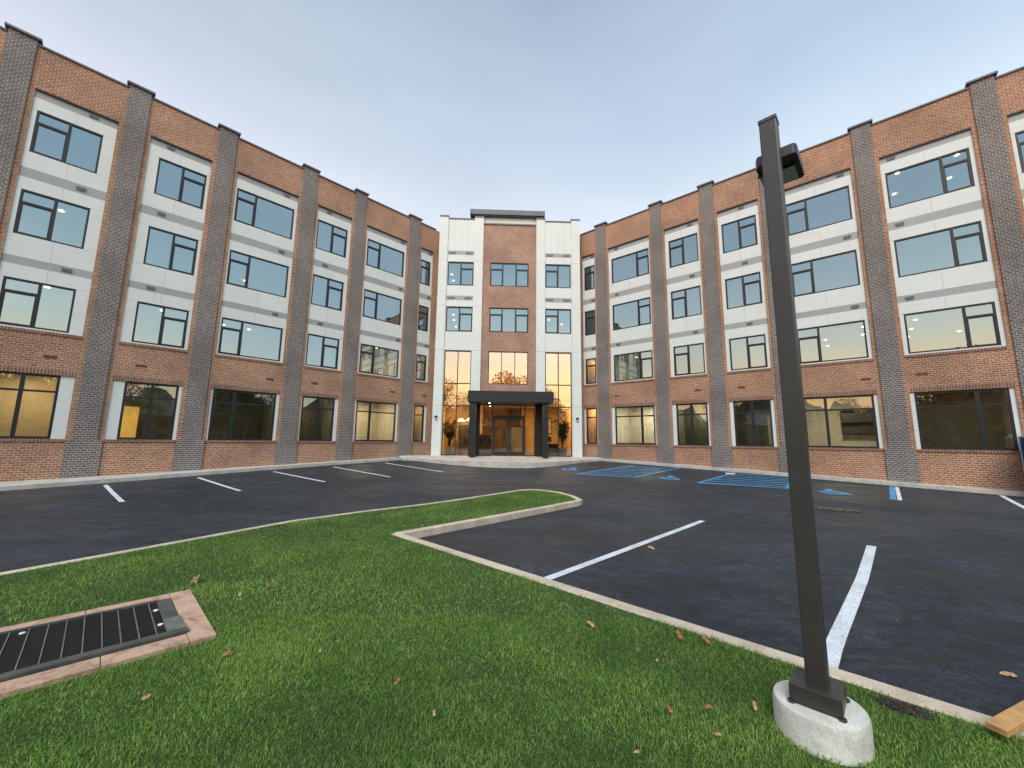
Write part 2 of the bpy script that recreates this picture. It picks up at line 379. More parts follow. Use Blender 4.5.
GP1 = Vector((-3.57,4.72)); gl = -dL; gs = Vector((dL.y, -dL.x))     # grating corner and axes
FOOT = Vector((1.885,2.65))
def build_grass():
    poly = np.array(lawn_poly)
    def inside(x, y):
        c = np.zeros(len(x), bool); n = len(poly)
        for i in range(n):
            x0, y0 = poly[i]; x1, y1 = poly[(i+1) % n]
            m = ((y0 > y) != (y1 > y)); xi = (x1-x0)*(y-y0)/((y1-y0) if y1 != y0 else 1e-9)+x0; c ^= m & (x < xi)
        return c
    X = []; Y = []; Dn = []
    for (x0, x1, y0, y1, dens) in ((-4.5,4.5,1.0,4.2,13500), (-9,4.6,4.2,7.2,4600), (-9,2.2,7.2,14,2400), (-9,-4.5,.6,4.2,1800), (4.5,9,-3,1.5,700), (-2.5,2.5,.2,1.0,2500)):
        n = int((x1-x0)*(y1-y0)*dens); x = RNG.uniform(x0, x1, n); y = RNG.uniform(y0, y1, n); k = inside(x, y)
        x, y = x[k], y[k]
        kd = np.full(len(x), 9.)
        for i in range(len(poly)):
            ax, ay = poly[i]; bx, by = poly[(i+1) % len(poly)]; L2 = (bx-ax)**2+(by-ay)**2
            tt = np.clip(((x-ax)*(bx-ax)+(y-ay)*(by-ay))/L2, 0, 1); kd = np.minimum(kd, np.hypot(x-ax-tt*(bx-ax), y-ay-tt*(by-ay)))
        k = kd > np.where(RNG.random(len(x)) < .25, .060, .083); x, y = x[k], y[k]
        gx = (x-GP1.x)*gl.x+(y-GP1.y)*gl.y; gy = (x-GP1.x)*gs.x+(y-GP1.y)*gs.y
        k = ~((gx > .015) & (gx < 6) & (gy > .015) & (gy < 1.46)); k &= (x-FOOT.x)**2+(y-FOOT.y)**2 > .235**2
        k &= ~(((x-2.62)**2/.03+(y-2.90)**2/.012) < 1) | (RNG.random(len(x)) < .15)
        x, y = x[k], y[k]; X.append(x); Y.append(y); Dn.append(np.full(len(x), dens))
    x = np.concatenate(X); y = np.concatenate(Y); dn = np.concatenate(Dn); n = len(x)
    zb = np.array([b_(v) for v in np.linspace(-10, 16, 2601)]); z = np.interp(y, np.linspace(-10, 16, 2601), zb) - .018
    patch = .5+.5*np.sin(x*2.1+np.sin(y*1.7)*2)*np.sin(y*2.6+np.sin(x*1.3)*2)
    H = RNG.uniform(.015, .038, n)*(.75+.5*patch)*np.where(RNG.random(n) < .02, 1.5, 1); W = RNG.uniform(.0024, .0050, n)*np.where(dn < 3000, 2.2, np.where(dn < 5000, 1.4, 1))
    a = RNG.uniform(0, 2*np.pi, n); lean = RNG.uniform(.25, 1.35, n)
    la = a + RNG.normal(0, .5, n) + np.pi/2
    wx, wy = np.cos(a)*W/2, np.sin(a)*W/2; lx, ly = np.cos(la)*lean*H, np.sin(la)*lean*H
    V = np.zeros((n, 5, 3), np.float32)
    V[:,0] = np.c_[x-wx, y-wy, z]; V[:,1] = np.c_[x+wx, y+wy, z]
    V[:,2] = np.c_[x+wx*.8+lx*.35, y+wy*.8+ly*.35, z+H*.62]; V[:,3] = np.c_[x-wx*.8+lx*.35, y-wy*.8+ly*.35, z+H*.62]
    V[:,4] = np.c_[x+lx, y+ly, z+H*(1-.22*lean)]
    me = bpy.data.meshes.new('grass'); me.vertices.add(5*n); me.vertices.foreach_set('co', V.ravel())
    base = (np.arange(n)*5)[:,None]
    loops = np.concatenate([base+np.array([0,1,2,3]), base+np.array([3,2,4])], 1).ravel().astype(np.int32)
    me.loops.add(7*n); me.loops.foreach_set('vertex_index', loops)
    st = np.stack([np.arange(n)*7, np.arange(n)*7+4], 1).ravel().astype(np.int32)
    me.polygons.add(2*n); me.polygons.foreach_set('loop_start', st)
    me.update(calc_edges=True)
    t = np.clip(RNG.beta(1.1, 1.5, n)*.95 + (RNG.random(n) < .035)*.5 + (patch-.5)*.18, 0, 1)
    C = np.ones((n, 5, 4), np.float32); C[:,:,0] = t[:,None]; C[:,:,1] = t[:,None]; C[:,:,2] = t[:,None]
    at = me.color_attributes.new('tint', 'FLOAT_COLOR', 'POINT'); at.data.foreach_set('color', C.ravel())
    me.materials.append(M['grass']); o = bpy.data.objects.new('grass', me); COL.objects.link(o)
    tag(o, 'short green mown grass covering the lawn in front of the car park', 'grass', kind='stuff')
build_grass()

# walk strips along the wings and the entrance plaza ------------------
def strip(name, P, s_list, d_out, s0, s1, n=50, skirt=.3):
    mb = MB(); vs = []; fs = []
    for i in range(n+1):
        s = s0+(s1-s0)*i/n; d = np.interp(s, s_list, d_out)
        a = P(s, .06); c = P(s, -d); zi = b_(a.y)+.012; zo = b_(c.y)
        vs += [(a.x,a.y,zi), (c.x,c.y,zo), (c.x,c.y,zo-skirt)]
    for i in range(n): fs += [(3*i,3*i+1,3*i+4,3*i+3), (3*i+1,3*i+2,3*i+5,3*i+4)]
    fs += [(0,2,1), (3*n,3*n+1,3*n+2)]
    mb.add(vs, fs); o = mb.build(name, M['walk']); tag(o, kind='structure')
strip('sidewalk', PL, [-8,-2,2,5,9,14], [2.2,1.45,.95,.65,.42,.35], -9, 12.9)
strip('sidewalk', PR, [-8,-4,-1,3,12], [.75,.55,.42,.28,.28], -9, 12.35)
arc = [PL(12.9,-.38), Vector((-5.6,24.15)), Vector((-4.4,23.1)), Vector((-3.3,22.3)), Vector((-2.2,21.68)), Vector((-1.4,21.35)), Vector((-.57,21.15)), Vector((.3,21.15)), Vector((1,21.28)), Vector((1.9,21.8)), Vector((2.75,22.55)), Vector((3.6,23.6)), Vector((4.6,24.7)), PR(12.35,-.28)]
back = [PL(12.9,.05), Vector((-6.3,25.3)), Vector((-5.4,26.3)), Vector((-4.6,26.2)), Vector((-3.2,26.1)), Vector((-2.4,26.1)), Vector((-1.2,26.1)), Vector((0,26.1)), Vector((1.2,26.2)), Vector((2.2,26.2)), Vector((3.4,26.2)), Vector((4.3,26.3)), Vector((5.0,26.5)), PR(12.35,.05)]
mb = MB(); vs = []; fs = []
for a, c in zip(arc, back):
    zo = max(b_(a.y)+.0, -1.13) if a.y < 24.5 else b_(a.y)
    vs += [(c.x,c.y,-.992), (a.x,a.y,zo), (a.x,a.y,zo-.5)]
for i in range(len(arc)-1): fs += [(3*i,3*i+1,3*i+4,3*i+3), (3*i+1,3*i+2,3*i+5,3*i+4)]
mb.add(vs, fs); tag(mb.build('entrance_plaza', M['walk']), kind='structure')

# parking lines ------------------------------------------------------
for (s0, d0, s1, d1) in ((.33,-1.8,.64,-6.49), (2.98,-1.6,3.47,-6.28), (5.75,-1.45,6.31,-6.04), (8.5,-1.3,8.86,-6.42), (11.4,-1.25,11.56,-6.52)):
    P0, P1 = PL(s0, d0), PL(s1, d1); ribbon('parking_line', [(P0.x,P0.y), (P1.x,P1.y)], .12, M['wpaint'])
for (s0, d0, s1, d1) in ((2.98,-12.9,3.35,-18.75), (-3.7,-.75,-3.55,-5.6)):
    P0, P1 = PR(s0, d0), PR(s1, d1); ribbon('parking_line', [(P0.x,P0.y), (P1.x,P1.y)], .13, M['wpaint'])
CURVE = [(6.69, 7.67), (5.71, 6.66), (4.92, 5.85), (4.28, 5.22), (3.74, 4.69), (3.3, 4.26), (2.97, 3.93), (2.76, 3.71), (2.55, 3.49)]
ribbon('parking_line', CURVE, .135, M['wpaint'])
P0, P1 = PR(-1.0,-.8), PR(-.86,-4.85); ribbon('parking_line', [(P0.x,P0.y), (P1.x,P1.y)], .11, M['wpaint'])
P0, P1 = PR(-.86,-.8), PR(-.70,-4.85); ribbon('blue_marking', [(P0.x,P0.y), (P1.x,P1.y)], .16, M['bpaint'])
def hatch(q):
    """q: far-left, far-right (at the wall), near-right, near-left corners as (s, depth)"""
    A, B, C_, D_ = [PR(*p) for p in q]; T2 = lambda p: (p.x, p.y)
    ribbon('blue_marking', [T2(A), T2(D_)], .15, M['bpaint']); ribbon('blue_marking', [T2(B), T2(C_)], .15, M['bpaint'])
    ribbon('blue_marking', [T2(C_), T2(D_)], .15, M['bpaint'], lift=.009)
    n = 7
    for i in range(n):
        a = D_.lerp(A, (i+.1)/n); c = C_.lerp(B, min(1, (i+.85)/n)); ribbon('blue_marking', [T2(a), T2(c)], .17, M['bpaint'], lift=.012+.0005*i)
hatch([(9.91,-1.2), (7.54,-.6), (7.76,-5.98), (10.2,-6.84)]); hatch([(4.84,-.5), (2.35,-.5), (2.25,-4.6), (5.17,-5.59)])
def wheelchair(s, d):
    """painted accessibility symbol: head dot, body, wheel arc, foot rest"""
    def Q(u, v):
        p = PR(s - u*1.15, d + v*1.0); return (p.x, p.y)
    def line(pts, w): ribbon('blue_marking', [Q(*p) for p in pts], w, M['bpaint'], step=.15, lift=.007)
    for k in range(1):
        arcp = [(.28*math.cos(a), -.15+.3*math.sin(a)) for a in np.linspace(R(150), R(385), 14)]
        line(arcp, .22)
    line([(-.12,.05),(-.14,.42)], .2); line([(-.14,.25),(.12,.25)], .14); line([(-.12,.06),(.2,.06),(.34,-.32),(.46,-.30)], .22)
    cpt = Q(-.16,.58); mb = MB(); n = 12
    mb.add([(cpt[0]+.16*math.cos(2*math.pi*i/n), cpt[1]+.16*math.sin(2*math.pi*i/n), h_(cpt[1]+.16*math.sin(2*math.pi*i/n))+.0075) for i in range(n)], [tuple(range(n))])
    tag(mb.build('blue_marking', M['bpaint']), kind='structure')
wheelchair(11.4, -5.5); wheelchair(6.5, -4.95); wheelchair(.85, -4.3)

# ------------------------------------------------------------------ BUILDING
bld = empty('office_building', (0, 28, -1.0))
tag(bld, 'four-storey brick building with white panels, grey brick piers and a central entrance tower', 'building')
BI = Matrix.Translation((0, -28, 1.0))
def part(mb, name, mat, mw, parent=None, **k):
    if parent is None: return mb.build(name, mat, bld, BI @ mw, **k)
    return mb.build(name, mat, parent, None, **k)     # parent shares the frame

ROWS = [(12.18,10.45), (8.95,7.22), (5.58,3.84), (2.20,-.14)]   # top, bottom of the windows, top storey first
PT, PB = 12.94, 3.80

def window(mw, x0, x1, z0, z1, depth, cols, ops=(), transom=None, fw=.065, mw_=.085, label=None, sub=None, gm='glass'):
    """x positions of mullions in cols; ops: indices of lites with their own top-light; transom: bar height through all lites"""
    mb = MB(); D0, D1 = depth, depth+.09; e = .0
    mb.box(x0, x0+fw, D0, D1, z0, z1); mb.box(x1-fw, x1, D0, D1, z0, z1)
    mb.box(x0+fw, x1-fw, D0+.001, D1, z0, z0+fw); mb.box(x0+fw, x1-fw, D0+.001, D1, z1-fw, z1)
    edges = [x0+fw] + [v for c in cols for v in (c-mw_/2, c+mw_/2)] + [x1-fw]
    panes = []
    for c in cols: mb.box(c-mw_/2, c+mw_/2, D0-.006, D1, z0+fw, z1-fw)
    for i in range(len(cols)+1):
        a, b = edges[2*i], edges[2*i+1]
        zt = None
        if transom: zt = transom; tb = .07
        elif i in ops: zt = z1-fw-(z1-z0)*.24; tb = .07
        if zt:
            mb.box(a, b, D0+.003, D1, zt-tb/2, zt+tb/2); panes += [(a, b, z0+fw, zt-tb/2), (a, b, zt+tb/2, z1-fw)]
            if i in ops:  # inner sash of the opening light
                g = .035
                mb.box(a, a+g, D0+.012, D1, z0+fw, zt-tb/2); mb.box(b-g, b, D0+.012, D1, z0+fw, zt-tb/2)
                mb.box(a+g, b-g, D0+.013, D1, z0+fw, z0+fw+g); mb.box(a+g, b-g, D0+.013, D1, zt-tb/2-g, zt-tb/2)
                panes[-2] = (a+g, b-g, z0+fw+g, zt-tb/2-g)
        else: panes.append((a, b, z0+fw, z1-fw))
        if sub: # extra horizontal bars
            a_, b_2, lo, hi = panes.pop(); cuts = [lo]
            for zz in sub:
                mb.box(a, b, D0+.002, D1, zz-.03, zz+.03); cuts += [zz-.03, zz+.03]
            cuts.append(hi)
            for q in range(0, len(cuts), 2): panes.append((a, b, cuts[q], cuts[q+1]))
    w = part(mb, 'window', M['frame'], mw, label=label)
    g = MB(); yg = depth+.05
    for (a, b, lo, hi) in panes:
        j = [random.uniform(-.0035, .0035) for _ in range(3)]
        g.add([(a,yg+j[0],lo), (b,yg+j[1],lo), (b,yg+j[1]+j[2],hi), (a,yg+j[0]+j[2],hi)], [(0,1,2,3)])
    part(g, 'glass_pane', M[gm], mw, w)
    return w

def wing(mw, flip, bays, s_end, redvents, bandvents):
    """bays: (p0,p1,w0,w1,mullion or None,op index in s order). flip: local x = -s"""
    X = (lambda s: -s) if flip else (lambda s: s)
    bays = sorted(bays); wall = MB(); T = .30
    # solid brick between, below and above the openings
    edges = [bays[0][0]-1.0]
    for b in bays: edges += [b[0], b[1]]
    edges.append(s_end)
    xe = sorted(X(e) for e in edges)
    gridwall(wall, xe, [-2.4,-.24,2.43,3.68,13.0,14.70], 0, T, lambda i, j: None if (i % 2 and j in (1,3)) else 0)
    part(wall, 'brick_wall', M['brick'], mw)
    cop = MB(); c0 = None
    gaps = [(edges[i], edges[i+1]) for i in range(0, len(edges), 2)]
    for i, (p0, p1, *_ ) in enumerate(bays):
        cop.box(X(p0-.12), X(p1+.12), -.05, T+.05, 14.70, 14.77)
    cop.box(X(gaps[-1][0]+.9), X(s_end), -.05, T+.05, 14.70, 14.77)
    part(cop, 'coping', M['coping'], mw)
    for gi, (g0, g1) in enumerate(gaps[:-1]):
        if gi == 0: g0, g1 = g1-1.0, g1
        u0, u1 = g0+.15, g1-.15; pm = MB()
        pm.box(X(u0), X(u1), -.055, 0, -.16, 14.88)
        pm.box(X(g0+.02), X(g1-.02), -.07, 0, -2.4, -.16)
        pm.box(X(u0), X(u1), 0, T, 14.70, 14.88)
        pier = part(pm, 'pier', M['grey_brick'], mw)
        cm = MB(); cm.box(X(u0-.10), X(u1+.10), -.13, T+.06, 14.88, 14.965); part(cm, 'pier_cap', M['coping'], mw, pier)
    g0 = gaps[-1][0]
    pm = MB()      # end strip beyond the last bay is plain brick
    # opening by opening
    for bi, (p0, p1, w0, w1, mu, op) in enumerate(bays):
        a, b = sorted((X(p0), X(p1))); c, d = sorted((X(w0), X(w1)))
        so = MB(); so.box(a, b, -.004, T, 2.20, 2.43); part(so, 'brick_lintel', M['soldier'], mw)
        so = MB(); so.box(a, b, -.035, T, -.24, -.14); part(so, 'brick_sill', M['soldier'], mw)
        so = MB(); so.box(a, b, -.035, T, 3.68, 3.78); part(so, 'brick_sill', M['soldier'], mw)
        so = MB(); so.box(a, b, -.02, T, 12.94, 13.0); part(so, 'steel_lintel', M['frame'], mw)
        y0, y1, g = .045, .26, .007
        for (ja, jb) in ((a, c), (d, b)):      # white side panels by the ground-floor window
            if jb-ja > .03: pn = MB(); pn.box(ja, jb, y0, .28, -.14, 2.20); part(pn, 'white_panel', M['white'], mw)
        levels = [(3.84,5.58), (7.22,8.95), (10.45,12.18)]
        bands = [(6.09,6.39), (9.43,9.80), (12.66,12.94)]
        xm = (a+b)/2; lo = PB-.02
        for (wz0, wz1), (bz0, bz1) in zip(levels, bands):
            xs_ = [a, c, xm-g, xm+g, d, b]
            if wz0-lo > .1: zs_ = [lo, wz0-2*g, wz0, wz1, wz1+2*g, bz0]; hj = (2,)
            else: zs_ = [lo, wz0, wz1, wz1+2*g, bz0]; hj = (1,)
            wj = hj[0]
            def cell(i, j):
                if j == wj and 1 <= i <= 3: return None
                if i == 2 and j != wj: return 1                     # vertical joint above and below the window
                if i in (0, 4) and (j == wj+1 or (j == wj-1 and wj == 2)): return 1
                return 0
            pn = MB(); gridwall(pn, xs_, zs_, y0, y1, cell); part(pn, 'white_panel', [M['white'], M['joint']], mw)
            bd = MB(); gridwall(bd, [a, xm-g, xm+g, b], [bz0, bz1], y0+.004, y1, lambda i, j: int(i == 1)); part(bd, 'grey_band', [M['greyband'], M['joint']], mw)
            lo = bz1
        cols = [] if mu is None else [X(mu)]
        ops = ()
        if mu is not None: ops = ((op,) if not flip else (1-op,))
        else: ops = (0,)
        for r, (zt, zb) in enumerate(ROWS):
            if r < 3: window(mw, c, d, zb, zt, .06, cols, ops)
            else: window(mw, c, d, zb, zt, .05, cols, (), transom=zt-.62, fw=.08, mw_=.11, gm='clearglass')
    for (s, z) in redvents:
        v = MB(); x = X(s); v.box(x-.17, x+.17, -.008, .02, z-.05, z+.05)
        for k in range(3): v.box(x-.16, x+.16, -.018, -.008, z-.042+k*.03, z-.030+k*.03)
        part(v, 'wall_vent', M['redvent'], mw)
    for (s, z) in bandvents:
        v = MB(); x = X(s); v.box(x-.13, x+.13, .025, .048, z-.055, z+.055)
        for k in range(3): v.box(x-.12, x+.12, .01, .025, z-.045+k*.03, z-.030+k*.03)
        v.box(x-.14, x+.14, -.0, .048, z+.055, z+.066)
        part(v, 'louver_vent', M['louver'], mw)

LB = [(-7.2,-4.14,-7.1,-4.3,-6.2,0), (-3.14,-.89,-3.00,-1.25,-2.14,0), (.11,2.28,.475,2.17,1.33,1), (3.29,6.10,3.38,5.97,4.21,0), (7.11,9.06,7.18,8.87,8.03,1),
      (9.99,12.77,10.11,12.64,10.96,0), (13.85,14.84,13.91,14.69,None,0)]
RB = [(12.83,13.81,12.88,13.68,None,0), (8.97,11.80,9.04,11.59,9.84,0), (6.02,8.00,6.12,7.79,6.97,1), (3.02,5.02,3.17,4.85,4.0,0),
      (-.78,2.0,-.65,1.88,1.03,1), (-4.56,-1.77,-4.43,-1.90,-3.62,0), (-8.4,-5.51,-8.3,-5.62,-6.5,1)]
def bv(bays, offs): return [(b[0]+(b[1]-b[0])*offs[i % len(offs)], z) for i, b in enumerate(bays) for z in (12.80, 9.615, 6.24)]
wing(MWL, False, LB, 15.62, [(-1.6,2.86), (.87,2.88), (5.59,2.9), (7.71,2.92), (12.3,2.91), (14.6,2.86)], bv(LB, (.7,.69,.32,.8,.33,.9,.8)))
wing(MWR, True, RB, 14.38, [(11.41,2.9), (6.56,2.92), (4.4,2.91), (-.47,2.89), (-2.2,2.94)], bv(RB, (.2,.8,.25,.4,.14,.86,.5)))

# interiors of the wings
FL = [(-1.25,-.98), (2.50,2.88), (5.90,6.28), (9.12,9.52), (12.60,12.85)]
def interior(mw, flip, bays, s0, s1, depths, dark, gate):
    X = (lambda s: -s) if flip else (lambda s: s)
    for k, (z0, z1) in enumerate(FL):
        m = MB(); m.m = 0; m.box(X(s0), X(s1), .31, 8.2, z0, z1); part(m, 'floor_slab', M['ceil'], mw)
        if k < 4: m = MB(); m.box(X(s0+.02), X(s1-.02), .33, 8.15, z1, z1+.02); part(m, 'floor_finish', M['ifloor'], mw)
    bays = sorted(bays)
    cuts = [s0] + [(bays[i][1]+bays[i+1][0])/2 for i in range(len(bays)-1)] + [s1]
    for i, c in enumerate(cuts):
        for k in range(4):
            m = MB(); m.box(X(c-.06), X(c+.06), .305, 8.1, FL[k][1]+.021, FL[k+1][0]-.001); part(m, 'partition_wall', M['drywall'], mw)
    m = MB(); m.box(X(s0), X(s1), 8.2, 8.4, -2, 13.2); part(m, 'rear_wall', M['drywall'], mw)
    for i in range(len(bays)):
        a, b = cuts[i]+.06, cuts[i+1]-.06
        for k in range(4):
            key = (i, 3-k) # storey index, top first
            d = depths.get(key)
            if d is None: continue
            z0, z1 = FL[k][1]+.021, FL[k+1][0]-.001; m = MB()
            if key in gate:
                u0, u1, zt = gate[key]
                m.box(X(a), X(u0), d, d+.12, z0, z1); m.box(X(u1), X(b), d, d+.12, z0, z1); m.box(X(u0), X(u1), d, d+.12, zt, z1)
            else: m.box(X(a), X(b), d, d+.12, z0, z1)
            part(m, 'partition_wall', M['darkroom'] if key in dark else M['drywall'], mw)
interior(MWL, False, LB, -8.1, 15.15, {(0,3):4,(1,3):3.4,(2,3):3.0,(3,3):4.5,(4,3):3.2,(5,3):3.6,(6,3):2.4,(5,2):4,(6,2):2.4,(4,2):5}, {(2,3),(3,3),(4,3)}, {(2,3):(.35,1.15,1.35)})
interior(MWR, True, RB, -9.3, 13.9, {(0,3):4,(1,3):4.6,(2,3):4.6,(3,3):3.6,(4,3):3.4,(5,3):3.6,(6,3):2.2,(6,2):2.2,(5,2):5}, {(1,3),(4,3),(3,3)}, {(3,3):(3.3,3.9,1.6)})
# roofs
for mw, flip, s0, s1 in ((MWL,False,-8.1,15.15), (MWR,True,-9.3,13.9)):
    X = (lambda s: -s) if flip else (lambda s: s)
    m = MB(); m.box(X(s0), X(s1), .31, 12, 13.3, 13.6); m.box(X(s0), X(s1), 11.7, 12, -2, 13.3); part(m, 'roof', M['backing'], mw)
    for s in (s0, s1):
        m = MB(); m.box(X(s-.02), X(s+.0), .31, 11.7, -2, 14.6); part(m, 'end_wall', M['brick'], mw)

# ------------------------------------------------------------------ entrance tower
tw = MB(); T = .34
TX = [(-4.24,-3.66), (-1.83,-1.21), (2.47,3.07), (4.92,5.50)]      # white pilasters
for i, (a, b) in enumerate(TX):
    m = MB(); zt = 15.42
    zcut = [-1.05, 2.22, 5.92, 8.98, 12.20, zt]
    if i in (1, 2):
        zcut = [2.9] + zcut[2:]; q = MB(); q.box(a, b, -.10, T, -1.05, 2.895); part(q, 'black_pilaster', M['blackmetal'], MWT)
    for z0, z1 in zip(zcut[:-1], zcut[1:]): m.box(a, b, -.10, T, z0+.006, z1-.006)
    p_ = part(m, 'white_pilaster', M['white'], MWT)
    m = MB(); m.box(a-.03, b+.03, -.14, T+.05, zt, zt+.075); part(m, 'pilaster_cap', M['coping'], MWT, p_)
def part_band(a, b, z0, z1): q = MB(); q.box(a, b, -.004, T, z0, z1); part(q, 'grey_band', M['greyband'], MWT)
for (a, b, w0, w1, tl) in ((-3.66,-1.83,-3.61,-1.83,1), (3.07,4.92,3.10,4.87,0)):
    m = MB(); bd = MB()
    m.box(a, b, 0, T, 5.93, 7.20); m.box(a, b, 0, T, 8.95, 9.40); part_band(a, b, 9.40, 9.72); m.box(a, b, 0, T, 9.72, 10.44)
    m.box(a, b, 0, T, 12.16, 12.66); part_band(a, b, 12.66, 12.95); m.box(a, b, 0, T, 12.95, 15.30)
    for (z0, z1) in ((-1.0,5.93),(7.20,8.95),(10.44,12.16)):
        if w0-a > .01: m.box(a, w0, 0, T, z0, z1)
        if b-w1 > .01: m.box(w1, b, 0, T, z0, z1)
    part(m, 'white_panel', M['white'], MWT)
    jl = MB()
    for k in range(1, 4): x = a+(b-a)*k/4; jl.box(x-.004, x+.004, -.003, .0, 12.96, 15.29)
    part(jl, 'panel_joint', M['greyband'], MWT)
    m = MB(); m.box(a+.0, b, -.05, T, 15.30, 15.36); part(m, 'coping', M['coping'], MWT)
    xm = (w0+w1)/2
    for (z1, z0) in ((12.14,10.46), (8.93,7.22)): window(MWT, w0, w1, z0, z1, .04, [xm], (tl,), fw=.06)
    window(MWT, w0, w1, -.98, 5.90, .04, [xm], (), fw=.055, mw_=.055, sub=[2.21, 3.70], gm='lobbyglass')
    for z in (12.80, 9.56):
        for x in ((a+.35), (b-.35)):
            v = MB(); v.box(x-.25, x+.25, -.02, -.004, z-.08, z+.08)
            for k in range(4): v.box(x-.23, x+.23, -.03, -.02, z-.065+k*.035, z-.05+k*.035)
            part(v, 'louver_vent', M['louver'], MWT)
m = MB(); a, b, w0, w1 = -1.21, 2.47, -.70, 1.95
m.box(a, b, 0, T, 12.16, 14.95)
for (z0, z1) in ((8.93,10.46),(5.90,7.22),(3.1,3.68)): m.box(a, b, 0, T, z0, z1)
for (z0, z1) in ((10.46,12.16),(7.22,8.93),(3.68,5.90)): m.box(a, w0, 0, T, z0, z1); m.box(w1, b, 0, T, z0, z1)
part(m, 'brick_wall', M['brick_tower'], MWT)
m = MB(); m.box(a, b, -.06, T, 14.95, 15.05); part(m, 'coping', M['coping'], MWT)
for (z1, z0) in ((12.16,10.46), (8.93,7.22)): window(MWT, w0, w1, z0, z1, .03, [w0+.87, w1-.87], (0,2), fw=.06)
window(MWT, w0, w1, 3.68, 5.90, .03, [w0+.883, w1-.883], (), fw=.05, mw_=.05, gm='lobbyglass')
# roof crown
m = MB(); m.box(-1.25, 2.5, .10, 3.2, 15.05, 15.56); part(m, 'crown_wall', M['white'], MWT)
m = MB(); m.box(-2.1, 2.98, -.12, 3.5, 15.56, 15.62); m.box(-2.18, 3.06, -.2, 3.55, 15.62, 15.98); m.box(-1.9,-1.6,.2,3.2,15.36,15.56); m.box(2.7,2.9,.2,3.2,15.36,15.56)
part(m, 'roof_crown', M['coping'], MWT)
# side walls, back, roof of the tower
for x0, x1 in ((-4.24,-4.02), (5.28,5.50)):
    m = MB(); m.box(x0, x1, T, 9.5, -1.3, 15.3); part(m, 'side_wall', M['white'], MWT)
m = MB(); m.box(-4.0, 5.26, 8.6, 8.8, -1.3, 15.3); part(m, 'rear_wall', M['warmwall'], MWT)
m = MB(); m.box(-4.0, 5.26, T+.01, 8.59, 13.4, 13.6); part(m, 'roof', M['backing'], MWT)
for k, (z0, z1) in enumerate([(-1.3,-.985), (2.62,3.0), (6.1,6.6), (9.15,9.55), (12.62,12.9)]):
    m = MB(); m.box(-4.01, 5.27, T+.01, 8.59, z0, z1); part(m, 'floor_slab', M['ceil'] if k else M['ifloor'], MWT)
# lobby warm walls and door wall
m = MB(); m.box(-4.0,-3.98, T+.02, 8.5, -.98, 6.1); m.box(5.24,5.26, T+.02, 8.5, -.98, 6.1); part(m, 'lobby_lining', M['warmwall'], MWT)
m = MB(); m.box(-4.0,-1.2, 5.2,5.3, -.98, 2.6); m.box(1.9,5.24, 6.2,6.3, -.98, 2.6); m.box(-4.0,5.24,5.0,5.1,3.0,6.1); part(m, 'lobby_partition', M['warmwall'], MWT)
m = MB(); m.box(-1.0, 5.26, 4.5, 4.6, 6.61, 9.14); m.box(.6,.7,T+.02,4.5,6.61,9.14); part(m, 'partition_wall', M['drywall'], MWT)

# entrance door wall
def tp_frame():
    z0, z1 = -.98, 2.34
    f = MB()
    for x in (-1.2,-.34,1.76,2.42): f.box(x-.035, x+.035, .02, .14, z0, z1+.7)
    f.box(-1.165,-.375,.03,.13,z1-.06,z1+.0); f.box(1.795,2.385,.03,.13,z1-.06,z1)
    f.box(-.305,1.725,.025,.135,1.48,1.60); f.box(-.305,1.725,.03,.13,z1-.06,z1); f.box(1.45,1.50,.03,.13,1.6,z1-.06)
    f.box(-1.165,-.375,.03,.13,z0,z0+.07); f.box(1.795,2.385,.03,.13,z0,z0+.07)
    f.box(-1.165,2.385,.03,.13,z1,z1+.75)
    w = part(f, 'door_surround', M['frame'], MWT)
    g = MB()
    for (a, b, lo, hi) in ((-1.165,-.375,z0+.07,z1-.06), (1.795,2.385,z0+.07,z1-.06), (-.305,1.45,1.6,z1-.06), (1.5,1.725,1.6,z1-.06)):
        g.add([(a,.08,lo),(b,.08,lo),(b,.08,hi),(a,.08,hi)], [(0,1,2,3)])
    part(g, 'glass_pane', M['lobbyglass'], MWT, w)
    for (a, b, hx) in ((-.295,.705,.60), (.715,1.715,.82)):
        d = MB(); d.box(a,a+.11,.05,.11,z0+.01,1.47); d.box(b-.11,b,.05,.11,z0+.01,1.47); d.box(a+.11,b-.11,.051,.109,z0+.01,z0+.26); d.box(a+.11,b-.11,.051,.109,1.37,1.47)
        dd = part(d, 'entrance_door', M['frame'], MWT)
        g = MB(); g.add([(a+.11,.08,z0+.26),(b-.11,.08,z0+.26),(b-.11,.08,1.37),(a+.11,.08,1.37)], [(0,1,2,3)]); part(g, 'glass_pane', M['lobbyglass'], MWT, dd)
        hnd = MB(); hnd.tube([(hx,.0,-.1),(hx,.0,.75)], [.018,.018]); hnd.box(hx-.012,hx+.012,0,.05,-.05,-.03); hnd.box(hx-.012,hx+.012,0,.05,.68,.70)
        part(hnd, 'door_handle', M['bar'], MWT, dd)
tp_frame()
